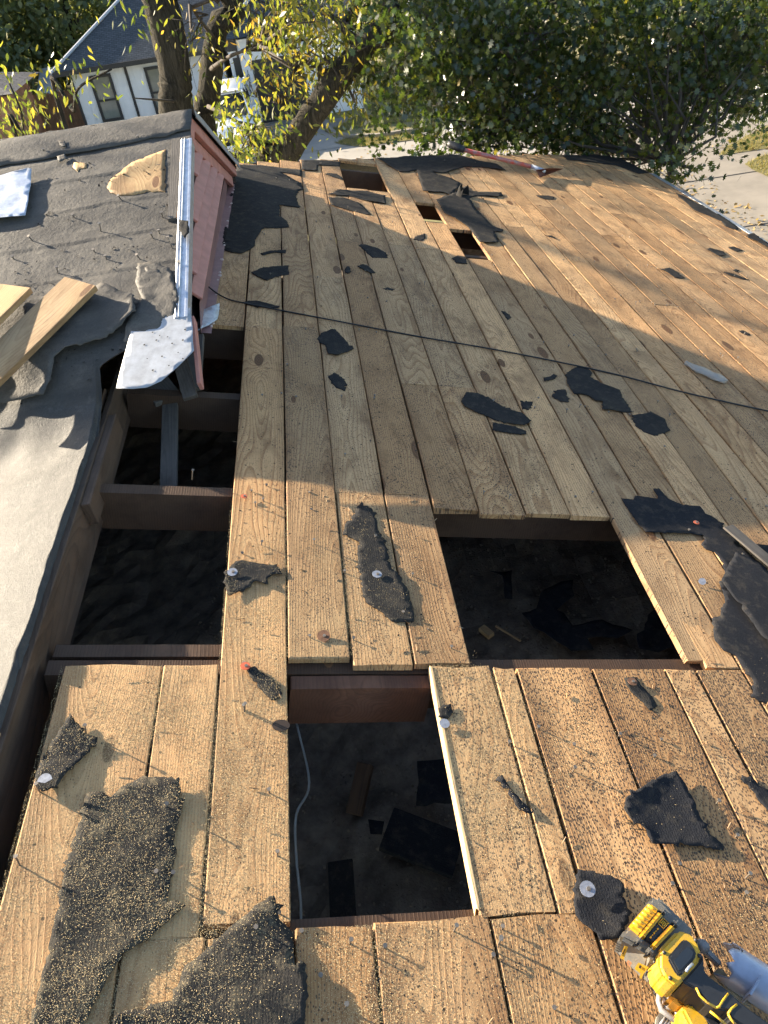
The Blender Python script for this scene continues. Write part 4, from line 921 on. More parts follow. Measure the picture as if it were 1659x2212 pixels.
cap('blue tin cap on the felt scrap beside the yellow saw', 1267, 1924, .0150, 'cap_silver', .012, .2)
cap('half moon of bent tin at the foot of the curled felt strip', 99, 1695, .0155, 'cap_silver', .010, .5, nail=False, half=True)
cap('reddish plastic cap on the big ragged black felt', 1503, 1131, .0095, 'cap_orange', .004)
cap('dark cap half hidden on the felt tab below the wide opening', 1365, 1475, .0120, 'cap_rust', .004)
cap('small bent silver tab on the board right of the wide opening', 1517, 1256, .0105, 'cap_silver', .008, .6, nail=False)
# ================================================================== SAWDUST, TAR CHIPS, SPLINTERS
n_try = 900000
u = rng.uniform(-.43, 1.35, n_try); v = rng.uniform(.33, 2.05, n_try)
d_ = np.where((v < 2.0) & (u < .48), np.clip((1.95-v)/.35, 0, 1)*np.clip((.50-u)/.25, .12, 1), 0)
d_ = np.where((u < .1) & (v < 1.2), np.maximum(d_, .9), d_)
d_ = np.where((u > .42) & (u < .60) & (v > .75) & (v < 1.2), .9, d_)
d_ = np.where((u >= .6) & (u < .8) & (v > .8) & (v < 1.2), .45, d_)
d_ = np.where((u > .75) & (u < 1.0) & (v < .62), np.maximum(d_, .35), d_)
d_ = np.where((d_ == 0) & (v < 1.25), .10, d_)
d_ *= np.clip(.62+nz(u, v, 7, 11)+.5*nz(u, v, 19, 3, 160), .08, 1.2)
k = (rng.uniform(0, 1, n_try) < d_) & deck_np(u, v); u, v = u[k], v[k]
w = surf_w_np(u, v); k = (w == 0) | (rng.uniform(0, 1, len(u)) < np.where(u < -.05, .85, np.where(u < .1, .5, .12))); u, v, w = u[k], v[k], w[k]
pos = deckpts(u, v, w+rng.uniform(.0004, .002, len(u)))
fr_ = np.stack([S_, Y_, N_], 1)
o = leafmesh('sawdust', pos, FLAKE*np.array([1, .55, 1]), (.0006, .0018), 'dust', R=fr_ @ rotmats(len(pos), tilt=.38)); o['kind'] = 'stuff'; o['label'] = 'coarse yellow sawdust scattered over the near boards and felt'
def chips(n, ur, vr, size, thr):
    u = rng.uniform(*ur, n); v = rng.uniform(*vr, n); q = nz(u, v, 9, 21)+.6*nz(u, v, 27, 8, 200)
    k = (rng.uniform(0, 1, n) < thr+.9*q) & deck_np(u, v) & ~((u < .45) & (v < 1.2) & (rng.uniform(0, 1, n) < .6)); u, v = u[k], v[k]
    k = surf_w_np(u, v) == 0; u, v = u[k], v[k]
    o = leafmesh('tar_chips', deckpts(u, v, np.full(len(u), .0016)), FLAKE*np.array([1, .6, .6]), size, 'dark_chip', R=fr_ @ rotmats(len(u), tilt=.25)); o['kind'] = 'stuff'
chips(22000, (.2, 1.6), (.33, 1.2), (.0014, .0046), .06)
chips(26000, (-.2, 3.4), (1.2, 6.8), (.0018, .0075), .05)
xa = rng.uniform(-1.5, XR-.06, 700); ya = rng.uniform(2.3, 3.85, 700)
kk = np.array([noise.noise(Vector((a*3, b*5, 4))) > -.05 for a, b in zip(xa, ya)]); xa, ya = xa[kk], ya[kk]
o = leafmesh('felt_crumbs', np.array([(a, b, zskin(a, b)+.004) for a, b in zip(xa, ya)]), FLAKE*np.array([1, .7, 1.5]), (.003, .012), 'felt', tilt=.3); o['kind'] = 'stuff'
# splinters of wood
V, Fc = [], []
for _ in range(150):
    for t_ in range(20):
        u, v = random.uniform(-.3, 1.4), random.uniform(.35, 2.2)
        if ondeck(u, v) and surf_w(u, v) == 0: break
    a = random.uniform(0, 3.14); l_ = random.uniform(.006, .02); r_w = random.uniform(.0006, .0016)
    dr = np.array([math.cos(a), math.sin(a)])*l_
    v2, f2 = tube_geo([D.P(u, v, .003), D.P(u+dr[0], v+dr[1], .003+random.uniform(0, .004))], r_w, 4); b0 = len(V); V += v2; Fc += [tuple(i+b0 for i in f) for f in f2]
o = add('splinters', V, Fc, 'raw'); o['kind'] = 'stuff'
# ================================================================== THINGS IN THE ATTIC
def attic_px(x, y, dz=.05): return atZ(x, y, ZA+dz)
def attic_board(label, a, b, w_, t_, m_, dz=(.06, .06), cat='board'):
    o = bar('board_offcut', attic_px(*a, dz[0]), attic_px(*b, dz[1]), w_, t_, m_, None, bev=.002); o.color = (.2, .5, .3, 1); return tag(o, label, cat, 'offcuts fallen into the attic')
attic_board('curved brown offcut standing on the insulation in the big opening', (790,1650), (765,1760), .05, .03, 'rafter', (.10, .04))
attic_board('black backed board offcut lying aslant in the big opening', (835,1790), (990,1850), .13, .025, 'felt_dark', (.10, .06))
attic_board('grey shingle strip at the lower rim of the big opening', (735,1860), (742,1990), .07, .012, 'felt', (.16, .16))
attic_board('small pale wood offcut in the corner of the wide opening', (1040,1356), (1062,1374), .03, .02, 'raw', (.05, .05))
attic_board('thin pale lath splinter in the wide opening', (1070,1352), (1125,1385), .008, .006, 'raw', (.05, .05))
class Attic:
    def P(s, a, b, w=0.0): return np.array([a, b, ZA+.05+w])
    def px(s, x, y, w=0.0): p = atZ(x, y, ZA+.05+w); return float(p[0]), float(p[1])
AT = Attic()
for lab, poly in (('big branching black felt piece on the insulation of the wide opening', z4([(560,520),(640,490),(700,490),(705,570),(620,620),(660,640),(700,700),(840,670),(990,740),(920,765),(770,770),(800,830),(690,830),(560,740),(450,650),(520,620)])),
                  ('upright narrow felt scrap in the far corner of the wide opening', z4([(290,430),(360,440),(400,435),(405,570),(370,570),(355,460)])),
                  ('black felt scrap by the right rim of the wide opening', z4([(1060,640),(1100,570),(1230,640),(1180,720),(1200,820),(1020,830)])),
                  ('black rectangular shingle piece in the big opening', [(905,1670),(965,1665),(985,1755),(900,1760)]),
                  ('small black felt lump in the middle of the big opening', [(800,1790),(835,1795),(830,1825),(805,1822)])):
    o = sheet('felt_scrap', AT, pxs(AT, poly), 'felt_dark', None, base=.03, wr=.02, wf=7, curl=.03, seed=len(lab), grid=.03, jg=(.03, .006)); tag(o, lab, 'felt scrap', 'torn felt in the attic')
o = tube('electric_cable', curve([attic_px(640,1560,.2), attic_px(668,1690,.25), attic_px(640,1760,.3), attic_px(640,1850,.3), attic_px(650,1960,.3), attic_px(648,2080,.3)]), .0035, 'cable_white'); tag(o, 'thin pale cable hanging inside the left rim of the big opening', 'cable')
# ================================================================== CABLE, SHOVEL, PLASTIC
RP_ = [(418,606),(480,640),(545,658),(700,688),(905,727),(1085,758),(1310,804),(1480,848),(1659,888),(1800,918)]
o = tube('roof_cable', curve([D.P(*D.px(x, y, .006), .006+(.03 if x < 430 else 0)) for x, y in RP_], 8), .0034, 'rope'); tag(o, 'thin black cable stretched across the deck from the dormer to the right', 'cable')
t = thing('roofing_shovel', 'long handled roofing shovel with red handle and rusty blade at the far edge', 'shovel', D.P(*D.px(1150, 365), 0))
g0, g1, g2, g3 = [D.P(*D.px(x, y, w), w) for x, y, w in ((968, 310, .16), (1003, 324, .14), (1148, 360, .05), (1178, 371, .035))]
tube('grip', [g0, g0*.8+g1*.2, g0*.3+g1*.7, g1], [.022, .030, .030, .024], 'black_tool', t, 10)
tube('handle', [g1, g2], .017, 'red_paint', t, 10)
tube('socket', [g2, g3], [.021, .019], 'galv', t, 10)
bl_ = [D.P(*D.px(x, y, w), w) for x, y, w in ((1158, 367, .05), (1166, 383, .004), (1216, 364, .05), (1186, 363, .07))]
cc = D.P(*D.px(1180, 371, .03), .03)
V = bl_+[cc]; V2 = [v-N_*.004 for v in V]
add('blade', V+V2, [(0,1,4),(1,2,4),(2,3,4),(3,0,4),(5,9,6),(6,9,7),(7,9,8),(8,9,5),(0,5,6,1),(1,6,7,2),(2,7,8,3),(3,8,5,0)], 'rust', t)
V, Fc = [], []
a, b = np.array(D.px(1478, 789)), np.array(D.px(1566, 829)); ax = b-a; nn = np.array([-ax[1], ax[0]]); nn = nn/np.linalg.norm(nn)
for i in range(9):
    s_ = i/8; wd = .014 if s_ < .22 else .034; c_ = a+ax*s_
    for j in range(8):
        an = 2*math.pi*j/8; V.append(D.P(*(c_+nn*wd*math.cos(an)*(1 if 0 < i < 8 else .6)), .012+.010*math.sin(an)+.003*math.sin(i*2.1+j)))
for i in range(8):
    for j in range(8): Fc.append((i*8+j, i*8+(j+1)%8, (i+1)*8+(j+1)%8, (i+1)*8+j))
Fc += [tuple(range(7,-1,-1)), tuple(range(64,72))]
tag(add('crushed_bottle', V, Fc, 'clear', None, True), 'crushed cloudy plastic bottle on the boards above the cable end', 'bottle')
# ================================================================== CORDLESS SAW
def zs(p): return [(1294+.22*x, 1891+.22*y) for x, y in p]
saw = thing('cordless_saw', 'yellow and black cordless circular saw lying at the lower right corner', 'power saw', D.P(*D.px(1480, 2090), 0))
def prism(name, px_, w1, w0, m_, parent=saw, bev=.003, seg=2, wref=None, dome=0.0):
    """outline seen at height w1 extruded down to w0, edges rounded"""
    pts = [D.px(x, y, w1 if wref is None else wref) for x, y in px_]; n = len(pts)
    ar = sum(pts[i][0]*pts[(i+1)%n][1]-pts[(i+1)%n][0]*pts[i][1] for i in range(n))
    if ar < 0: pts = pts[::-1]
    cu = np.mean([p[0] for p in pts]); cv = np.mean([p[1] for p in pts]); o = D.P(cu, cv, w0)
    V = [(u-cu, v-cv, 0) for u, v in pts]+[(u-cu, v-cv, w1-w0) for u, v in pts]
    Fc = [tuple(range(n-1, -1, -1)), tuple(range(n, 2*n))]+[(i, (i+1)%n, n+(i+1)%n, n+i) for i in range(n)]
    me = mesh(V, Fc); bm = bmesh.new(); bm.from_mesh(me)
    if bev:
        ed = [e for e in bm.edges if not all(abs(v.co.z) < 1e-6 for v in e.verts)]
        bmesh.ops.bevel(bm, geom=ed, offset=bev, segments=seg, affect='EDGES', clamp_overlap=True)
    bm.to_mesh(me); bm.free()
    o_ = link(name, me, m_, parent, frame(o, S_, Y_, N_)); 
    for p in me.polygons: p.use_smooth = False
    return o_
def prod(name, pts, r, m_, parent=saw, k=8): return tube(name, [D.P(*D.px(*zs([(x, y)])[0], w), w) for x, y, w in pts], r, m_, parent, k)
def loft(name, top, w1, bot, w0, m_, bev=.005):
    n = len(top); a = [D.P(*D.px(x, y, w1), w1) for x, y in zs(top)]; b = [D.P(*D.px(x, y, w0), w0) for x, y in zs(bot)]
    V = np.array(a+b); o = V.mean(0); me = mesh(V-o, [tuple(range(n)), tuple(range(2*n-1, n-1, -1))]+[(i, i+n, (i+1) % n+n, (i+1) % n) for i in range(n)])
    return link(name, bevel_me(me, bev, 2), m_, saw, Matrix.Translation(Vector(o)))
loft('battery', [(195,615),(255,520),(320,480),(500,225),(560,195),(650,270),(770,400),(880,480),(935,560),(760,800),(595,905),(520,775)], .116,
     [(140,725),(230,580),(310,530),(490,290),(560,265),(650,340),(770,470),(880,550),(930,620),(760,880),(500,1085),(430,1050)], .030, 'grey_tool', .007)
def face_plate(name, pts, m_, off=.004):
    """a flat label on the sloping end of the battery"""
    A0, A1, B0 = np.array([195., 615]), np.array([590., 900]), np.array([140., 725]); d0 = (A1-A0)/np.linalg.norm(A1-A0); nn = np.array([-d0[1], d0[0]]); hgt_ = abs((np.array([500., 1085])-A0)@nn)
    P = []
    for x, y in pts:
        t_ = min(1, max(0, abs((np.array([x, y])-A0)@nn)/hgt_)); w = .116*(1-t_)+.030*t_+off; P.append(D.P(*D.px(*zs([(x, y)])[0], w), w))
    n = len(P); back = [q-_n(q-CAM)*-.0012 for q in P]
    return add(name, P+back, [tuple(range(n)), tuple(range(2*n-1, n-1, -1))]+[(i, i+n, (i+1) % n+n, (i+1) % n) for i in range(n)], m_, saw)
face_plate('end_label', [(205,808),(250,690),(285,700),(262,770),(240,830)], 'yellow', .009)
face_plate('end_label', [(348,918),(385,855),(488,900),(440,965),(415,1018),(396,1002),(405,965)], 'yellow', .009)
face_plate('end_label', [(388,905),(400,880),(420,892),(408,918)], 'black_tool', .012)
face_plate('end_label', [(270,850),(285,830),(325,860),(300,900),(280,885)], plain('orange_label', (.65, .30, .14), .6), .009)
face_plate('end_label_mark', [(290,850),(296,846),(304,880),(298,884)], 'white_alloy', .012)
face_plate('end_label_mark', [(225,770),(250,720),(258,724),(234,776)], 'black_tool', .012)
face_plate('release_button', [(150,745),(180,640),(222,655),(190,770)], 'grey_tool', .016)
for i in range(4): face_plate('button_groove', [(160+3*i, 735-22*i), (200+3*i, 752-22*i), (202+3*i, 744-22*i), (162+3*i, 727-22*i)], 'black_tool', .019)
prism('battery_top', zs([(305,480),(500,250),(615,345),(430,580)]), .128, .110, 'yellow', bev=.005)
for i in range(6):
    t_ = .10+.15*i; a_ = (305+195*t_, 480-230*t_); b_ = (415+195*t_, 560-230*t_)
    prod('grip_rib', [(a_[0]+8, a_[1]+8, .1285), (b_[0]-12, b_[1]-14, .1285)], .0026, 'yellow')
for (a_, b_) in (((430,590),(625,355)), ((540,695),(745,480))):
    prism('yellow_rail', zs([(a_[0]-24, a_[1]-18), (b_[0]-24, b_[1]-18), (b_[0]+20, b_[1]+16), (a_[0]+20, a_[1]+16)]), .1335, .116, 'yellow', bev=.004, seg=2)
    for (q, dx) in ((a_, -1), (b_, 1)): prism('rail_end', zs([(q[0]-30, q[1]-22), (q[0]-30+dx*42, q[1]-22-dx*50), (q[0]+26+dx*42, q[1]+20-dx*50), (q[0]+26, q[1]+20)]), .1315, .114, 'grey_tool', bev=.0045, seg=2)
    prism('bolt_hole', zs([(a_[0]-100, a_[1]+95), (a_[0]-60, a_[1]+40), (a_[0]-22, a_[1]+50), (a_[0]-40, a_[1]+100)]), .1195, .112, 'black_tool', bev=.002)
prism('nameplate', zs([(455,610),(615,400),(700,470),(535,655)]), .127, .112, 'black_tool', bev=.002)
# nameplate marks: outlined square with a glyph and a dashed line
def mark(pts, r=.0011): prod('nameplate_mark', [(x, y, .1278) for x, y in pts], r, 'yellow', k=4)
mark([(582,470),(630,418),(682,468),(632,522),(582,470)]); mark([(606,472),(630,446),(640,456)]); mark([(618,486),(645,458),(658,470),(634,498),(622,492)])
for i in range(5): mark([(500+18*i, 612-20*i), (510+18*i, 600-20*i)], .0016 if i % 2 == 0 else .0008)
prism('motor_housing', zs([(590,725),(770,535),(870,545),(930,580),(1000,700),(1010,770),(975,870),(830,1040),(760,1095),(640,1000),(590,900)]), .130, .075, 'yellow', bev=.012, seg=3)
prism('motor_base', zs([(610,745),(770,565),(920,590),(985,700),(990,770),(960,860),(820,1020),(760,1070),(650,985)]), .085, .012, 'black_tool', bev=.006)
prism('end_cap', zs([(678,810),(700,775),(825,628),(850,620),(885,640),(955,735),(958,780),(935,830),(815,975),(790,985),(760,960)]), .134, .120, 'black_tool', bev=.004)
prism('end_cap_lens', zs([(720,830),(850,690),(890,690),(940,760),(920,820),(810,945),(780,940)]), .1355, .130, 'glass_dark', bev=.002)
for x, y in ((640,760),(950,640),(985,790),(700,1010)): prod('screw', [(x, y, .127), (x, y-3, .1315)], .0034, 'black_tool', k=8)
prod('silver_smear', [(855,945,.136),(880,905,.1365),(920,868,.136)], .0022, 'galv')
prism('handle', zs([(815,1040),(985,850),(1020,760),(1035,830),(1030,900),(1060,970),(1240,1105),(1420,1265),(1800,1540),(1800,1720),(1560,1560),(1290,1400),(1270,1330),(1150,1310),(1060,1240),(940,1110)]), .128, .070, 'black_tool', bev=.014, seg=3)
for pts in ([(955,1105),(990,1180),(1060,1245),(1150,1300)], [(1150,1300),(1180,1290),(1215,1230),(1268,1160)], [(1268,1362),(1300,1310),(1352,1268)], [(1268,1362),(1295,1410),(1350,1480)], [(1090,1335),(1160,1390),(1250,1470)]):
    prod('yellow_piping', [(x, y, .1272) for x, y in pts], .0021, 'yellow', k=6)
prism('trigger_housing', zs([(745,1130),(860,1095),(1000,1200),(960,1270),(850,1295),(690,1195)]), .075, .030, plain('dusty_amber_plastic', (.42, .22, .03), .55, 0, .4, 30), bev=.008)
prism('lower_body', zs([(805,1295),(960,1225),(1010,1270),(1140,1560),(960,1560),(890,1460)]), .085, .030, 'yellow', bev=.008)
prism('lower_cover', zs([(950,1310),(990,1250),(1090,1340),(1240,1500),(1100,1500)]), .088, .050, 'black_tool', bev=.004)
for pts, r in (([(600,1140),(588,1240),(612,1320),(720,1400),(860,1500)], .0055), ([(612,1135),(700,1240),(800,1350),(920,1470)], .0050), ([(612,1320),(690,1310),(745,1320)], .004), ([(745,1320),(770,1380),(800,1450)], .004), ([(640,1300),(720,1290)], .004)):
    prod('shoe_rib', [(x, y, .040) for x, y in pts], r, 'white_alloy')
prism('shoe_plate', zs([(570,1385),(615,1330),(840,1480),(900,1560),(560,1560)]), .022, .012, 'grey_tool', bev=.002)
for i in range(5): prod('shoe_slot', [(600+34*i, 1470-0*i, .025), (655+34*i, 1390+8*i, .025)], .0028, 'white_alloy', k=5)
prism('shoe_pan', zs([(605,1150),(800,1330),(880,1480),(760,1420),(620,1310)]), .030, .012, plain('dusty_pink_alloy', (.40, .30, .26), .7, .1, .3, 30), bev=.002)
prod('hook', [(600,1140,.060),(640,1085,.075),(690,1110,.078),(720,1130,.070)], .0055, 'white_alloy')
prod('hook', [(640,1175,.060),(690,1130,.070)], .005, 'white_alloy')
# depth bracket, blade guard and plate on the far side
prism('bracket', zs([(980,690),(1010,655),(1060,690),(1215,850),(1180,890),(1060,770)]), .052, .042, 'white_alloy', bev=.002)
prod('bracket_eye', [(1005,690,.040),(1020,700,.060)], .012, 'white_alloy', k=12)
a_, b_ = D.P(*D.px(*zs([(1245,850)])[0], .050), .050), D.P(*D.px(*zs([(1800,1215)])[0], .050), .050)
ax_ = _n(b_-a_); sd = _n(np.cross(ax_, N_)); up_ = np.cross(sd, ax_); V, Fc = [], []
for i in range(10):
    t_ = i/9; c_ = a_*(1-t_)+b_*t_; r = .036
    for j in range(15):
        an = -.5+4.1*j/14; jagx = (.010*math.sin(j*2.3)+.006*math.sin(j*5.1)) if i == 0 else 0
        V.append(c_+ax_*jagx+r*(math.cos(an)*sd+math.sin(an)*up_))
for i in range(9):
    for j in range(14): Fc.append((i*15+j, i*15+j+1, (i+1)*15+j+1, (i+1)*15+j))
n0 = len(V); V += [np.array(v)+_n((a_+ax_*((v-a_)@ax_))-v)*.0025 for v in V]; Fc += [tuple(i+n0 for i in f[::-1]) for f in Fc]
for i in range(9): Fc += [(i*15, (i+1)*15, (i+1)*15+n0, i*15+n0), (i*15+14, i*15+14+n0, (i+1)*15+14+n0, (i+1)*15+14)]
for j in range(14): Fc.append((j, j+n0, j+1+n0, j+1))
add('blade_guard', V, Fc, 'guard', saw, True)
prism('guard_band', zs([(1478,1165),(1590,970),(1625,960),(1500,1180)]), .088, .050, 'guard', bev=.002)
prism('dusty_plate', zs([(1115,960),(1190,890),(1225,920),(1290,1010),(1420,1100),(1480,1200),(1510,1300),(1400,1240),(1240,1120)]), .036, .016, 'chip_tan', bev=.003)
prod('black_lever', [(1325,715,.045),(1480,850,.045)], .0062, 'black_tool')
# ------------------------------------------------------------------ lawn patches
for pl in ([(1551,338),(1570,318),(1659,272),(1760,230),(1760,300),(1659,322),(1600,331)], [(1608,356),(1640,340),(1659,336),(1760,312),(1760,420),(1659,384),(1625,368)], [(709,284),(745,266),(781,248),(830,250),(900,250),(890,262),(788,274),(713,288)], [(724,310),(752,299),(817,288),(900,276),(920,300),(824,312),(781,318),(738,314)]):
    g_ = [atZ(x, y, ZG)[:2] for x, y in pl]; A_ = np.array(g_)
    lo, hi = A_.min(0), A_.max(0); n_ = int(min(26000, 900*(hi-lo).prod())); x_ = rng.uniform(lo[0], hi[0], n_); y_ = rng.uniform(lo[1], hi[1], n_)
    ok_ = inpoly_np(x_, y_, A_); gp = np.stack([x_[ok_], y_[ok_], np.full(ok_.sum(), ZG+.022)], 1)
    tag(add('lawn', [(x, y, ZG+.022) for x, y in g_], [tuple(range(len(g_)))], 'soil'), kind='structure')
    o = leafmesh('lawn_grass', gp, BLADE, (.05, .13), 'grass', down=-1.5); o['kind'] = 'stuff'
# ================================================================== TREES
def limb_chain(pts, r0, r1, n=5):
    P = curve(pts, n); m_ = len(P); return P, [r0+(r1-r0)*(i/(m_-1))**.8 for i in range(m_)]
def joined_tubes(chains, k=8):
    V, Fc = [], []
    for P, R in chains:
        v, f = tube_geo(P, R, k); b = len(V); V += v; Fc += [tuple(i+b for i in q) for q in f]
    return V, Fc
def bark_jitter(V, amp):
    return [np.array(v)+amp*np.array([noise.noise(Vector((v[0]*9, v[1]*9, v[2]*1.5))), noise.noise(Vector((v[0]*9+5, v[1]*9, v[2]*1.5))), 0]) for v in V]
def tree(name, label, trunk, limbs, clumps, tmpl, size, m_, per, spread, base, group=None, down=1.0, tint=(0, .8), tr=(.2, .1), twigs=True, cat='tree'):
    t = thing(name, label, cat, base, group)
    P, R = limb_chain(trunk, *tr, 6); V, Fc = tube_geo(P, R, 14)
    add('trunk', bark_jitter(V, R[0]*.22), Fc, 'bark', t, True)
    ch = []
    for l, a, b in limbs: ch.append(limb_chain(l, a, b, 5))
    allp = [p for P_, _ in ch for p in P_]+list(P)
    ap = np.array(allp)
    pos = []; ti = []
    for c in clumps:
        c = np.array(c, float); n = max(3, int(per*random.uniform(.6, 1.4)))
        q = rng.normal(0, 1, (n, 3))*np.array(spread)*random.uniform(.7, 1.2)+c; pos.append(q); b_ = random.uniform(tint[0], tint[1]); ti.append(np.clip(rng.normal(b_, .13, n), 0, 1))
        k = np.argmin(((ap-c)**2).sum(1))
        if twigs and np.linalg.norm(ap[k]-c) < 1.1:
            mid = (ap[k]+c)/2+rng.normal(0, .12, 3); tw = min(1, tr[0]/.15); ch.append(([ap[k], mid, c], [.020*tw+.002, .012*tw+.001, .004]))
            for q_ in q[:2]: ch.append(([c, (c+q_)/2+rng.normal(0, .03, 3), q_], [.005, .003, .0015]))
    if ch:
        V, Fc = joined_tubes(ch, 6); add('branch', V, Fc, 'twig', t, True)
    pos = np.concatenate(pos); ti = np.concatenate(ti)
    o = leafmesh('crown', pos, tmpl, size, m_, down=down, parent=t, tints=ti)
    return t
def region(poly, n, y0, y1, keep=None):
    xs = [p[0] for p in poly]; ys_ = [p[1] for p in poly]; out = []
    while len(out) < n:
        x, y = random.uniform(min(xs), max(xs)), random.uniform(min(ys_), max(ys_))
        if inpoly(x, y, poly) and (keep is None or keep(x, y)): out.append(atY(x, y, random.uniform(y0, y1)))
    return out
# --- the big oak whose crown fills the upper right
ob = np.array([atY(1290, 330, 11.5)[0], 12.0, ZG]); 
def Q(x, y, Y): return atY(x, y, Y)
oak_cl = region([(800,-40),(1000,-60),(1750,-60),(1760,210),(1640,268),(1560,285),(1480,300),(1420,280),(1370,330),(1290,330),(1200,330),(1000,325),(860,330),(800,300),(850,230),(790,180)], 560, 7.6, 11.0, lambda x, y: not (1395 < x < 1500 and 265 < y < 330 and random.random() < .7) and not (840 < x < 1010 and y > 235 and random.random() < .55))
oak_cl += region([(1420,330),(1470,330),(1490,355),(1440,385),(1395,360)], 5, 7.2, 7.6)
for _ in range(420):                                                      # the part of the crown above the picture
    a_, b_, r = random.uniform(0, 6.28), random.uniform(0, 1), random.uniform(.2, 1)
    p = np.array([4.2, 10.5, 3.6])+np.array([4.6*math.cos(a_)*r, 3.4*math.sin(a_)*r, random.uniform(-1.9, 2.6)*(1.1-.5*r)])
    if p[0] > -.3: oak_cl.append(p)
tree('oak_tree', 'big dark green oak with lobed leaves filling the upper right beyond the deck', [ob, (ob[0], 11.8, ZG+2.2), Q(1275, 270, 11.3), Q(1285, 190, 10.8), Q(1300, 40, 10.4), (4.4, 10.4, 3.5)],
     [([Q(1280,330,11.2), Q(1180,290,10), Q(1080,270,9)], .10, .03), ([Q(1290,300,11), Q(1360,300,10), Q(1395,260,9.4), Q(1500,200,9)], .09, .03), ([Q(1285,250,10.9), Q(1150,160,10), Q(1000,90,9)], .09, .03),
      ([Q(1290,190,10.8), Q(1420,110,10), Q(1600,60,9.4)], .08, .02), ([Q(1290,320,11.2), Q(1350,335,9.6), Q(1410,345,8.4), Q(1450,350,7.5)], .05, .012), ([Q(1275,290,11.2), Q(1200,300,10.2), Q(1120,250,9.5)], .07, .02),
      ([Q(1295,90,10.5),(5.6,9.6,3.4),(7.4,9,4.6)], .08, .02), ([Q(1295,60,10.4),(2.6,9.8,3.2),(1.2,9.2,4.2)], .08, .02)],
     oak_cl, OAK, (.042, .088), 'oak_leaf', 50, (.17, .17, .15), ob, down=1.2, tint=(0, .62), tr=(.20, .10))
# --- pecan: two upright trunks on the left and one leaning, yellow green leaves
def pecan(label, trunk, tr, limbs, cl, per=22, tint=(.1, .85), spread=(.20, .20, .22), name='pecan_tree', twigs=True):
    b_ = np.array([trunk[0][0], trunk[0][1], ZG]); tk = [b_]+list(trunk)
    return tree(name, label, tk, limbs, cl, LANCE, (.055, .115), 'pecan_leaf', int(per*1.35), spread, b_, group='pecan trees beyond the dormer', down=1.6, tint=tint, tr=tr, twigs=twigs)
lefthigh = []
for _ in range(230):
    a_, r = random.uniform(0, 6.28), random.uniform(0, 1)**.6
    lefthigh.append(np.array([-6.2, 10.8, 3.9])+np.array([3.2*math.cos(a_)*r, 2.9*math.sin(a_)*r, random.uniform(-1.5, 3.0)]))
lefthigh = [q for q in lefthigh if pw(q)[1] < -60 or pw(q)[0] < -60]
pecan('straight thick pecan trunk rising left of two behind the dormer ridge', [Q(395,300,11), Q(378,150,11), Q(345,0,11), Q(290,-240,11), (-5.2, 11, 3.6)], (.235, .17),
      [([Q(300,-200,11), (-5.8,10.4,2.6), (-7.4,9.6,3.8)], .10, .03), ([Q(385,220,11), Q(330,215,10), Q(290,212,9.4)], .02, .006), ([Q(290,-240,11), (-4.2,12,3.6), (-3.4,12.6,4.6)], .1, .03)],
      lefthigh+region([(0,200),(60,190),(80,250),(50,290),(0,300)], 7, 7.6, 9.4)+region([(250,0),(320,0),(325,50),(290,60)], 3, 9, 10), per=16, tint=(.05, .75), twigs=False)
pecan('slimmer pecan trunk right of two behind the dormer ridge', [Q(452,320,11.6), Q(452,200,11.6), Q(468,60,11.6), Q(480,-40,11.6), (-2.2, 11.8, 3.6)], (.17, .12),
      [([Q(455,150,11.5), Q(500,120,10.8), Q(560,100,10)], .035, .01), ([Q(450,230,11.4), Q(500,255,10.6), Q(540,280,10)], .03, .01), ([Q(460,80,11.5), Q(430,40,11), Q(410,10,10.6)], .03, .01), ([Q(475,0,11.5), (-2.8,11,2.9), (-3.2,10.4,4)], .06, .02)],
      region([(510,-40),(700,-40),(720,90),(640,140),(560,70)], 36, 8.6, 10.8)+region([(470,265),(560,240),(600,300),(570,345),(490,340)], 22, 8.6, 10.5)+region([(405,30),(440,10),(445,170),(415,210)], 5, 10, 11)+[np.array([-1.6, 11, 3.2])+rng.normal(0, 1, 3)*[1.3, 1.2, 1.0] for _ in range(60)], per=24)
pecan('dark leaning pecan trunk slanting up towards the oak', [Q(585,390,9.6), Q(612,340,9.6), Q(690,228,9.6), Q(790,95,9.6), Q(850,10,9.6), (1.4, 9.6, 2.2)], (.175, .12),
      [([Q(655,280,9.7), Q(620,240,10), Q(600,200,10)], .03, .01), ([Q(700,210,9.7), Q(690,150,10), Q(640,120,10)], .03, .01), ([Q(780,110,9.7), Q(740,60,10), Q(700,10,10)], .03, .01), ([Q(625,330,9.7), Q(570,335,10), Q(520,330,10.4)], .03, .01)],
      region([(560,90),(700,60),(800,-30),(880,-30),(830,90),(800,190),(700,250),(690,330),(640,215),(600,200),(560,330),(530,240)], 74, 9.3, 11.6, lambda x, y: not (560 < x < 690 and 130 < y < 215 and random.random() < .6)), per=24, tint=(.1, .9))
# sapling leaves poking over the dormer ridge on the left
for lab, poly, n, ys_, stem in (('leafy sapling with drooping leaves in front of the white house corner', [(120,135),(165,150),(180,200),(170,235),(150,190)], 6, (6.0, 6.8), [Q(150,300,6.8), Q(160,240,6.6), Q(170,190,6.4), Q(240,150,6.2)]),
                                ('thin yellowing sapling against the wooden fence', [(0,190),(90,200),(90,280),(60,300),(0,300)], 9, (7.0, 8.2), [Q(60,360,7.6), Q(50,290,7.5), Q(45,240,7.4), Q(20,180,7.4)])):
    b_ = np.array([stem[0][0], stem[0][1], ZG])
    tree('sapling', lab, [b_]+stem, [], region(poly, n, *ys_), LANCE, (.04, .085), 'pecan_leaf', 14, (.12, .12, .12), b_, down=2.0, tint=(.0, .7), tr=(.022, .006), twigs=False, cat='sapling')
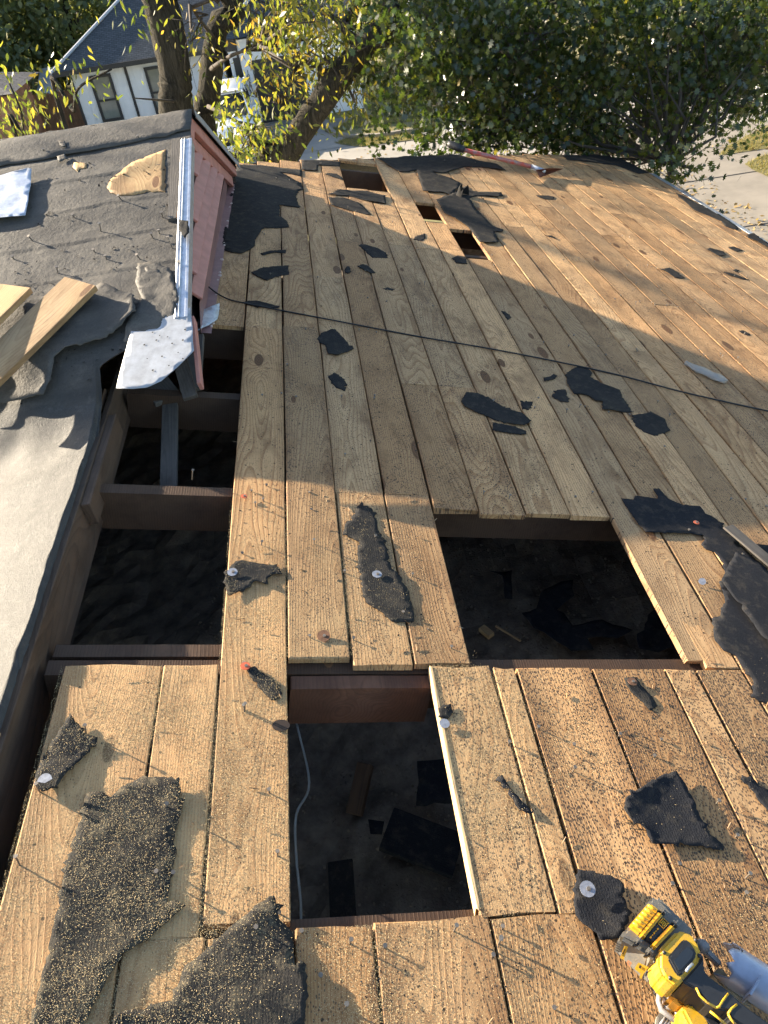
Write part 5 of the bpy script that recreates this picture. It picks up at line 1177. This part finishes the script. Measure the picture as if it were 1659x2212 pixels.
# --- trees far behind the houses
ft = 0
for (x, y, r, h_, lab) in ((-14.5, 41, 3.2, 7, 'dim bushy tree filling the upper left corner'), (-10, 42, 3.2, 7, 'dark bushy tree behind the left end of the white house roof'), (-19.5, 40, 3.4, 7, 'dense tree at the far left behind the brick house'), (-13.6, 36.5, 2.2, 4.2, 'rounded shrub beside the wooden fence'), (-15.5, 47, 4, 5, 'low hazy tree line tree behind the bushy trees'), (-8, 48, 4, 5, 'low hazy tree behind the white house'), (7, 52, 5, 8, 'far tree behind the oak crown'), (17, 44, 5, 8, 'far tree at the right behind the oak')):
    b_ = np.array([x, y, ZG]); cl = []
    for _ in range(240 if x < -5 else 130):
        v = rng.normal(0, 1, 3); v /= np.linalg.norm(v); v *= random.uniform(.55, 1)
        cl.append(b_+np.array([v[0]*r, v[1]*r, h_*.5+v[2]*h_*.49]))
    tree('far_tree', lab, [b_, b_+[0, 0, h_*.3], b_+[.3, 0, h_*.6]], [([b_+[0, 0, h_*.3], b_+[r*.4, 0, h_*.55]], .15, .05), ([b_+[0, 0, h_*.3], b_+[-r*.4, .3, h_*.6]], .15, .05)], cl, OVAL, (.16, .36), 'far_leaf', 34, (.62, .62, .5), b_, 'trees behind the houses', down=.6, tint=(.05, .85), tr=(.25, .15), twigs=False)
# ================================================================== WHITE HOUSE ACROSS THE STREET
HY = 31.0
hb = atY(169, 156, HY); x0h = atY(150, 156, HY)[0]; ze_ = atY(200, 149, HY)[2]; x1h = atY(352, 130, HY)[0]
hs = thing('white_house', 'white house with charcoal hip roof, black framed windows and dark garage', 'house', ((x0h+x1h)/2, HY, ZG))
x2h = atY(486, 150, HY)[0]
box('wall', x0h, x2h, HY, HY+7, ZG, ze_, 'white_wall', hs)
# vertical battens on the board-and-batten wall
for i in range(5):
    x = x0h+.35+(x2h-x0h-.6)*i/8
    box('batten', x-.02, x+.02, HY-.014, HY-.002, ZG+.2, ze_-.06, 'white_wall', hs)
cb = atY(268, 140, HY)[0]; box('corner_trim', cb-.045, cb+.045, HY-.05, HY-.016, ZG, ze_, 'black_trim', hs)
box('corner_trim', x0h-.06, x0h+.02, HY-.06, HY+.3, ZG, ze_, 'black_trim', hs)
box('eave_trim', x0h-.45, x2h, HY-.5, HY-.36, ze_-.02, ze_+.13, 'black_trim', hs)
def win(x0, x1, z0, z1, y=HY):
    f_ = .09
    fr = thing('window', '', 'x'); bpy.data.objects.remove(fr)
    g = box('window', x0, x1, y-.03, y-.012, z0, z1, 'window_glass', hs)
    def sub_(nm, a, b, c, d_):
        o = box(nm, a, b, y-.075, y-.031, c, d_, 'black_trim'); o.parent = g; o.matrix_parent_inverse = Matrix.Identity(4); o.location = Vector(((a+b)/2, y-.053, c))-Vector(hs['_o'])-Vector(g.location); return o
    sub_('frame', x0-f_, x0, z0-f_, z1+f_); sub_('frame', x1, x1+f_, z0-f_, z1+f_); sub_('frame', x0, x1, z1, z1+f_); sub_('frame', x0, x1, z0-f_, z0); sub_('rail', x0, x1, (z0+z1)/2-.09, (z0+z1)/2-.03)
wl, wr_, wt, wb = atY(196, 170, HY), atY(232, 166, HY), atY(210, 168, HY)[2], atY(242, 255, HY)[2]
ww = wr_[0]-wl[0]
win(wl[0]+.05, wl[0]+.05+ww, wb, wt); 
w2 = atY(312, 155, HY)[0]; win(w2+.1, w2+.1+ww, wb, wt)
# hip roof
def hiproof(name, x0, x1, y0, y1, ze, pitch, m_, parent, ov=.5):
    x0 -= ov; x1 += ov; y0 -= ov; y1 += ov; hd = (y1-y0)/2; rz = ze+.1+hd*pitch; zb_ = ze+.1
    V = [(x0,y0,zb_),(x1,y0,zb_),(x1,y1,zb_),(x0,y1,zb_),(x0+hd,(y0+y1)/2,rz),(max(x0+hd+.01, x1-hd),(y0+y1)/2,rz)]
    o = add(name, V, [(0,1,5,4),(1,2,5),(2,3,4,5),(3,0,4),(0,3,2,1)], m_, parent); 
    cap_ = [V[0], V[4], V[5]]
    v, f = tube_geo([np.array(q)+[0,0,.02] for q in cap_], .06, 6); c_ = add('ridge_cap', v, f, 'galv_white', parent)
    return o
rm = hiproof('roof', x0h, x2h+1.5, HY, HY+8, ze_, .62, 'shingle', hs)
# garage wing
gx0, gx1 = atY(489, 100, HY-1.0)[0], atY(690, 80, HY-1.0)[0]; GY = HY-1.0; zt = atY(520, 85, GY)[2]
box('garage_wall', gx0, gx1+1.2, GY, GY+7, ZG, zt, 'white_wall', hs)
hiproof('roof', gx0, gx1+1.2, GY, GY+8, zt, .6, 'shingle', hs, .4)
px0, px1 = atY(528, 170, GY)[0], atY(549, 170, GY)[0]
rq0, rq1 = atY(655, 130, GY)[0], atY(672, 130, GY)[0]
zl = atY(600, 118, GY)[2]
def pan(name, xa, xb, za_, zb_, m_, d=.03, y=GY): return box(name, xa, xb, y-d, y-.004, za_, zb_, m_, hs)
pan('entry_recess', gx0+.12, px0-.02, ZG, zl+.1, 'black_trim', .02)
pan('entry_light', gx0+.35, gx0+.75, zl-.45, zl-.15, 'window_glass', .04)
pan('garage_door', px1+.02, rq0-.02, ZG, zl-.05, plain('dark_bronze', (.035, .032, .03), .5), .03)
for i in range(3): pan('door_panel', px1+.15, rq0-.15, ZG+.2+.55*i, ZG+.62+.55*i, 'black_trim', .045)
pan('pillar', px0, px1, ZG, zl+.25, 'white_wall', .10); pan('pillar', rq0, rq1, ZG, zl+.25, 'white_wall', .10)
pan('lintel', px1, rq0, zl-.04, zl+.25, 'white_wall', .06)
pan('gable_brace', px0-.42, px0-.05, zl+.30, zl+.75, 'black_trim', .04)
pan('corner_board', px0-.10, px0-.03, ZG, zt, 'black_trim', .06)
# house number on the pillar, read downwards
def digit(ch, cx_, zc_, s_):
    cu_ = bpy.data.curves.new('digit', 'FONT'); cu_.body = ch; cu_.size = s_; cu_.align_x = 'CENTER'; cu_.extrude = .004
    o = bpy.data.objects.new('house_number', cu_); C.objects.link(o); cu_.materials.append(M['black_trim'])
    o.parent = hs; o.location = Vector((cx_, GY-.108, zc_))-Vector(hs['_o']); o.rotation_euler = (math.pi/2, 0, 0)
zn0, zn1 = atY(536, 148, GY)[2], atY(540, 172, GY)[2]
for i, ch in enumerate('1826'): digit(ch, (px0+px1)/2, zn0-.16-(zn0-zn1)*i/2.6, .20)
for o in [o for o in C.objects if o.type == 'FONT']:
    me_ = bpy.data.meshes.new_from_object(o); n_ = bpy.data.objects.new('number_digit', me_); C.objects.link(n_); n_.parent = hs; n_.location = o.location; n_.rotation_euler = o.rotation_euler; bpy.data.objects.remove(o)
# ------------------------------------------------------------------ fence, utility boxes, neighbour house on the left
fn = thing('wooden_fence', 'brown vertical board fence left of the white house', 'fence', (x0h-2.2, HY+1, ZG))
fx1 = x0h-.1; k = 0
while fx1-.15*k > x0h-4.2:
    x = fx1-.15*k; k += 1
    box('fence_board', x-.07, x+.07, HY+1.0, HY+1.02, ZG+.05, ZG+1.62+random.uniform(-.02, .02), 'fence', fn)
box('fence_rail', x0h-4.2, x0h-.05, HY+1.03, HY+1.07, ZG+.4, ZG+.49, 'fence', fn); box('fence_rail', x0h-4.2, x0h-.05, HY+1.03, HY+1.07, ZG+1.3, ZG+1.39, 'fence', fn)
s0, s1 = atY(74, 205, 36)[0], atY(108, 198, 36)[0]; sz = atY(90, 215, 36)[2]; sz2 = atY(90, 190, 28.2)[2]
sh = thing('garden_shed', 'pale blue shed roof showing above the wooden fence', 'shed', ((s0+s1)/2, 37, ZG))
box('wall', s0+.1, s1-.1, 36.2, 37.8, ZG, sz, 'galv_white', sh)
add('roof', [(s0, 36, sz), (s1, 36, sz), (s1, 38, sz+.75), (s0, 38, sz+.75), (s0, 36, sz+.05), (s1, 36, sz+.05), (s1, 38, sz+.8), (s0, 38, sz+.8)], [(3,2,1,0),(4,5,6,7),(0,1,5,4),(1,2,6,5),(2,3,7,6),(3,0,4,7)], 'galv', sh)
box('seam', (s0+s1)/2-.03, (s0+s1)/2+.03, 35.97, 35.99, sz-.2, sz+.06, 'galv_white', sh)
nx1 = atY(14, 215, 29)[0]
nb = thing('brick_house', 'orange brick house with grey roof at the left edge', 'house', (nx1-3, 30, ZG))
nx1 = atY(14, 215, 29)[0]
zb_n = atY(10, 208, 29)[2]
box('wall', nx1-6, nx1, 29, 31.8, ZG, zb_n, 'brick', nb); hiproof('roof', nx1-6, nx1, 29, 31.8, zb_n, .3, 'shingle2', nb, .4)
print('HOUSE', x0h, x2h, ze_-ZG, zb_n-ZG, zt-ZG, zl-ZG, wb-ZG, wt-ZG, ww, gx0, gx1)
# far house behind the oak
fh = thing('far_house', 'distant pale house with brown shingle roof glimpsed above the oak', 'house', (6, 46, ZG))
fx0, fx1 = atY(862, 10, 46)[0], atY(1060, 10, 46)[0]; fz = atY(900, 40, 46)[2]
box('wall', fx0, fx1, 46, 52, ZG, fz, plain('pale_blue_siding', (.5, .53, .58), .7), fh); hiproof('roof', fx0, fx1, 46, 52, fz, .55, 'shingle2', fh, .4)
box('window', fx0+1.2, fx0+2.2, 45.96, 45.99, fz-1.6, fz-.5, 'glass_dark', fh)
# ================================================================== WHITE CAR
cp_ = atZ(500, 285, ZG); cX, cY = atY(487, 235, 27.8)[0], 27.8
car = thing('white_car', 'white car parked on the driveway behind the slimmer pecan trunk', 'car', (cX, cY, ZG))
CW, CL = .90, 2.25
def carloft(name, secs, m_, smooth=True):
    """secs: (y, halfwidth_bottom, halfwidth_top, z0, z1)"""
    V, Fc = [], []
    for (y, a, b, z0, z1) in secs:
        zc = (z0+z1)/2
        for x, z in ((-a, z0), (-a*1.02, zc), (-b, z1-.05), (-b*.9, z1), (b*.9, z1), (b, z1-.05), (a*1.02, zc), (a, z0)): V.append((cX+x, cY+y, ZG+z))
    k = 8
    for i in range(len(secs)-1):
        for j in range(k): Fc.append((i*k+j, i*k+(j+1)%k, (i+1)*k+(j+1)%k, (i+1)*k+j))
    Fc += [tuple(range(k)), tuple(range(len(V)-1, len(V)-k-1, -1))]
    return add(name, V, Fc, m_, car, smooth)
carloft('body', [(-2.25,.72,.60,.35,.72),(-2.15,.84,.76,.25,.88),(-1.2,.90,.84,.22,1.00),(-.9,.91,.86,.22,1.04),(1.6,.91,.86,.22,1.05),(2.1,.86,.80,.25,1.02),(2.25,.76,.7,.35,.9)], 'car_white')
carloft('cabin_glass', [(-1.05,.80,.76,1.00,1.04),(-.35,.78,.66,1.02,1.60),(1.5,.78,.66,1.02,1.62),(2.05,.80,.72,1.0,1.10)], 'glass_dark')
carloft('roof', [(-.42,.66,.60,1.56,1.63),(-.2,.68,.60,1.56,1.68),(1.4,.68,.60,1.56,1.68),(1.58,.64,.58,1.56,1.64)], 'car_white')
for s_ in (-1, 1):
    for (ya, za_, yb, zb_) in ((-1.02,1.03,-.36,1.60),(.45,1.03,.42,1.60),(1.95,1.05,1.5,1.62)):
        bar('pillar', (cX+s_*.80, cY+ya, ZG+za_), (cX+s_*.675, cY+yb, ZG+zb_), .08, .05, 'car_white', car, up=(s_, 0, .2), bev=.01)
    bar('mirror', (cX+s_*.90, cY-.75, ZG+1.10), (cX+s_*1.10, cY-.72, ZG+1.14), .12, .16, 'car_white', car, bev=.03)
    bar('headlight', (cX+s_*.50, cY-2.20, ZG+.74), (cX+s_*.78, cY-2.05, ZG+.78), .10, .12, 'galv', car, bev=.02)
    for y in (-1.4, 1.4):
        V, Fc = tube_geo([(cX+s_*.70, cY+y, ZG+.33), (cX+s_*.92, cY+y, ZG+.33)], .33, 20); w_ = add('wheel', V, Fc, 'tyre', car, True)
        V, Fc = tube_geo([(cX+s_*.915, cY+y, ZG+.33), (cX+s_*.935, cY+y, ZG+.33)], .20, 14); r_o = add('rim', V, Fc, 'galv', None); r_o.parent = w_; r_o.location = Vector(r_o.location)-Vector((cX+s_*.81, cY+y, ZG+.33))
bar('bumper', (cX-.74, cY-2.22, ZG+.42), (cX+.74, cY-2.22, ZG+.42), .10, .18, 'car_white', car, bev=.03)
bar('grille', (cX-.45, cY-2.235, ZG+.66), (cX+.45, cY-2.235, ZG+.66), .06, .14, 'black_trim', car, bev=.02)
# bookkeeping keys used while building are not part of the scene
for o in bpy.data.objects:
    if '_o' in o: del o['_o']
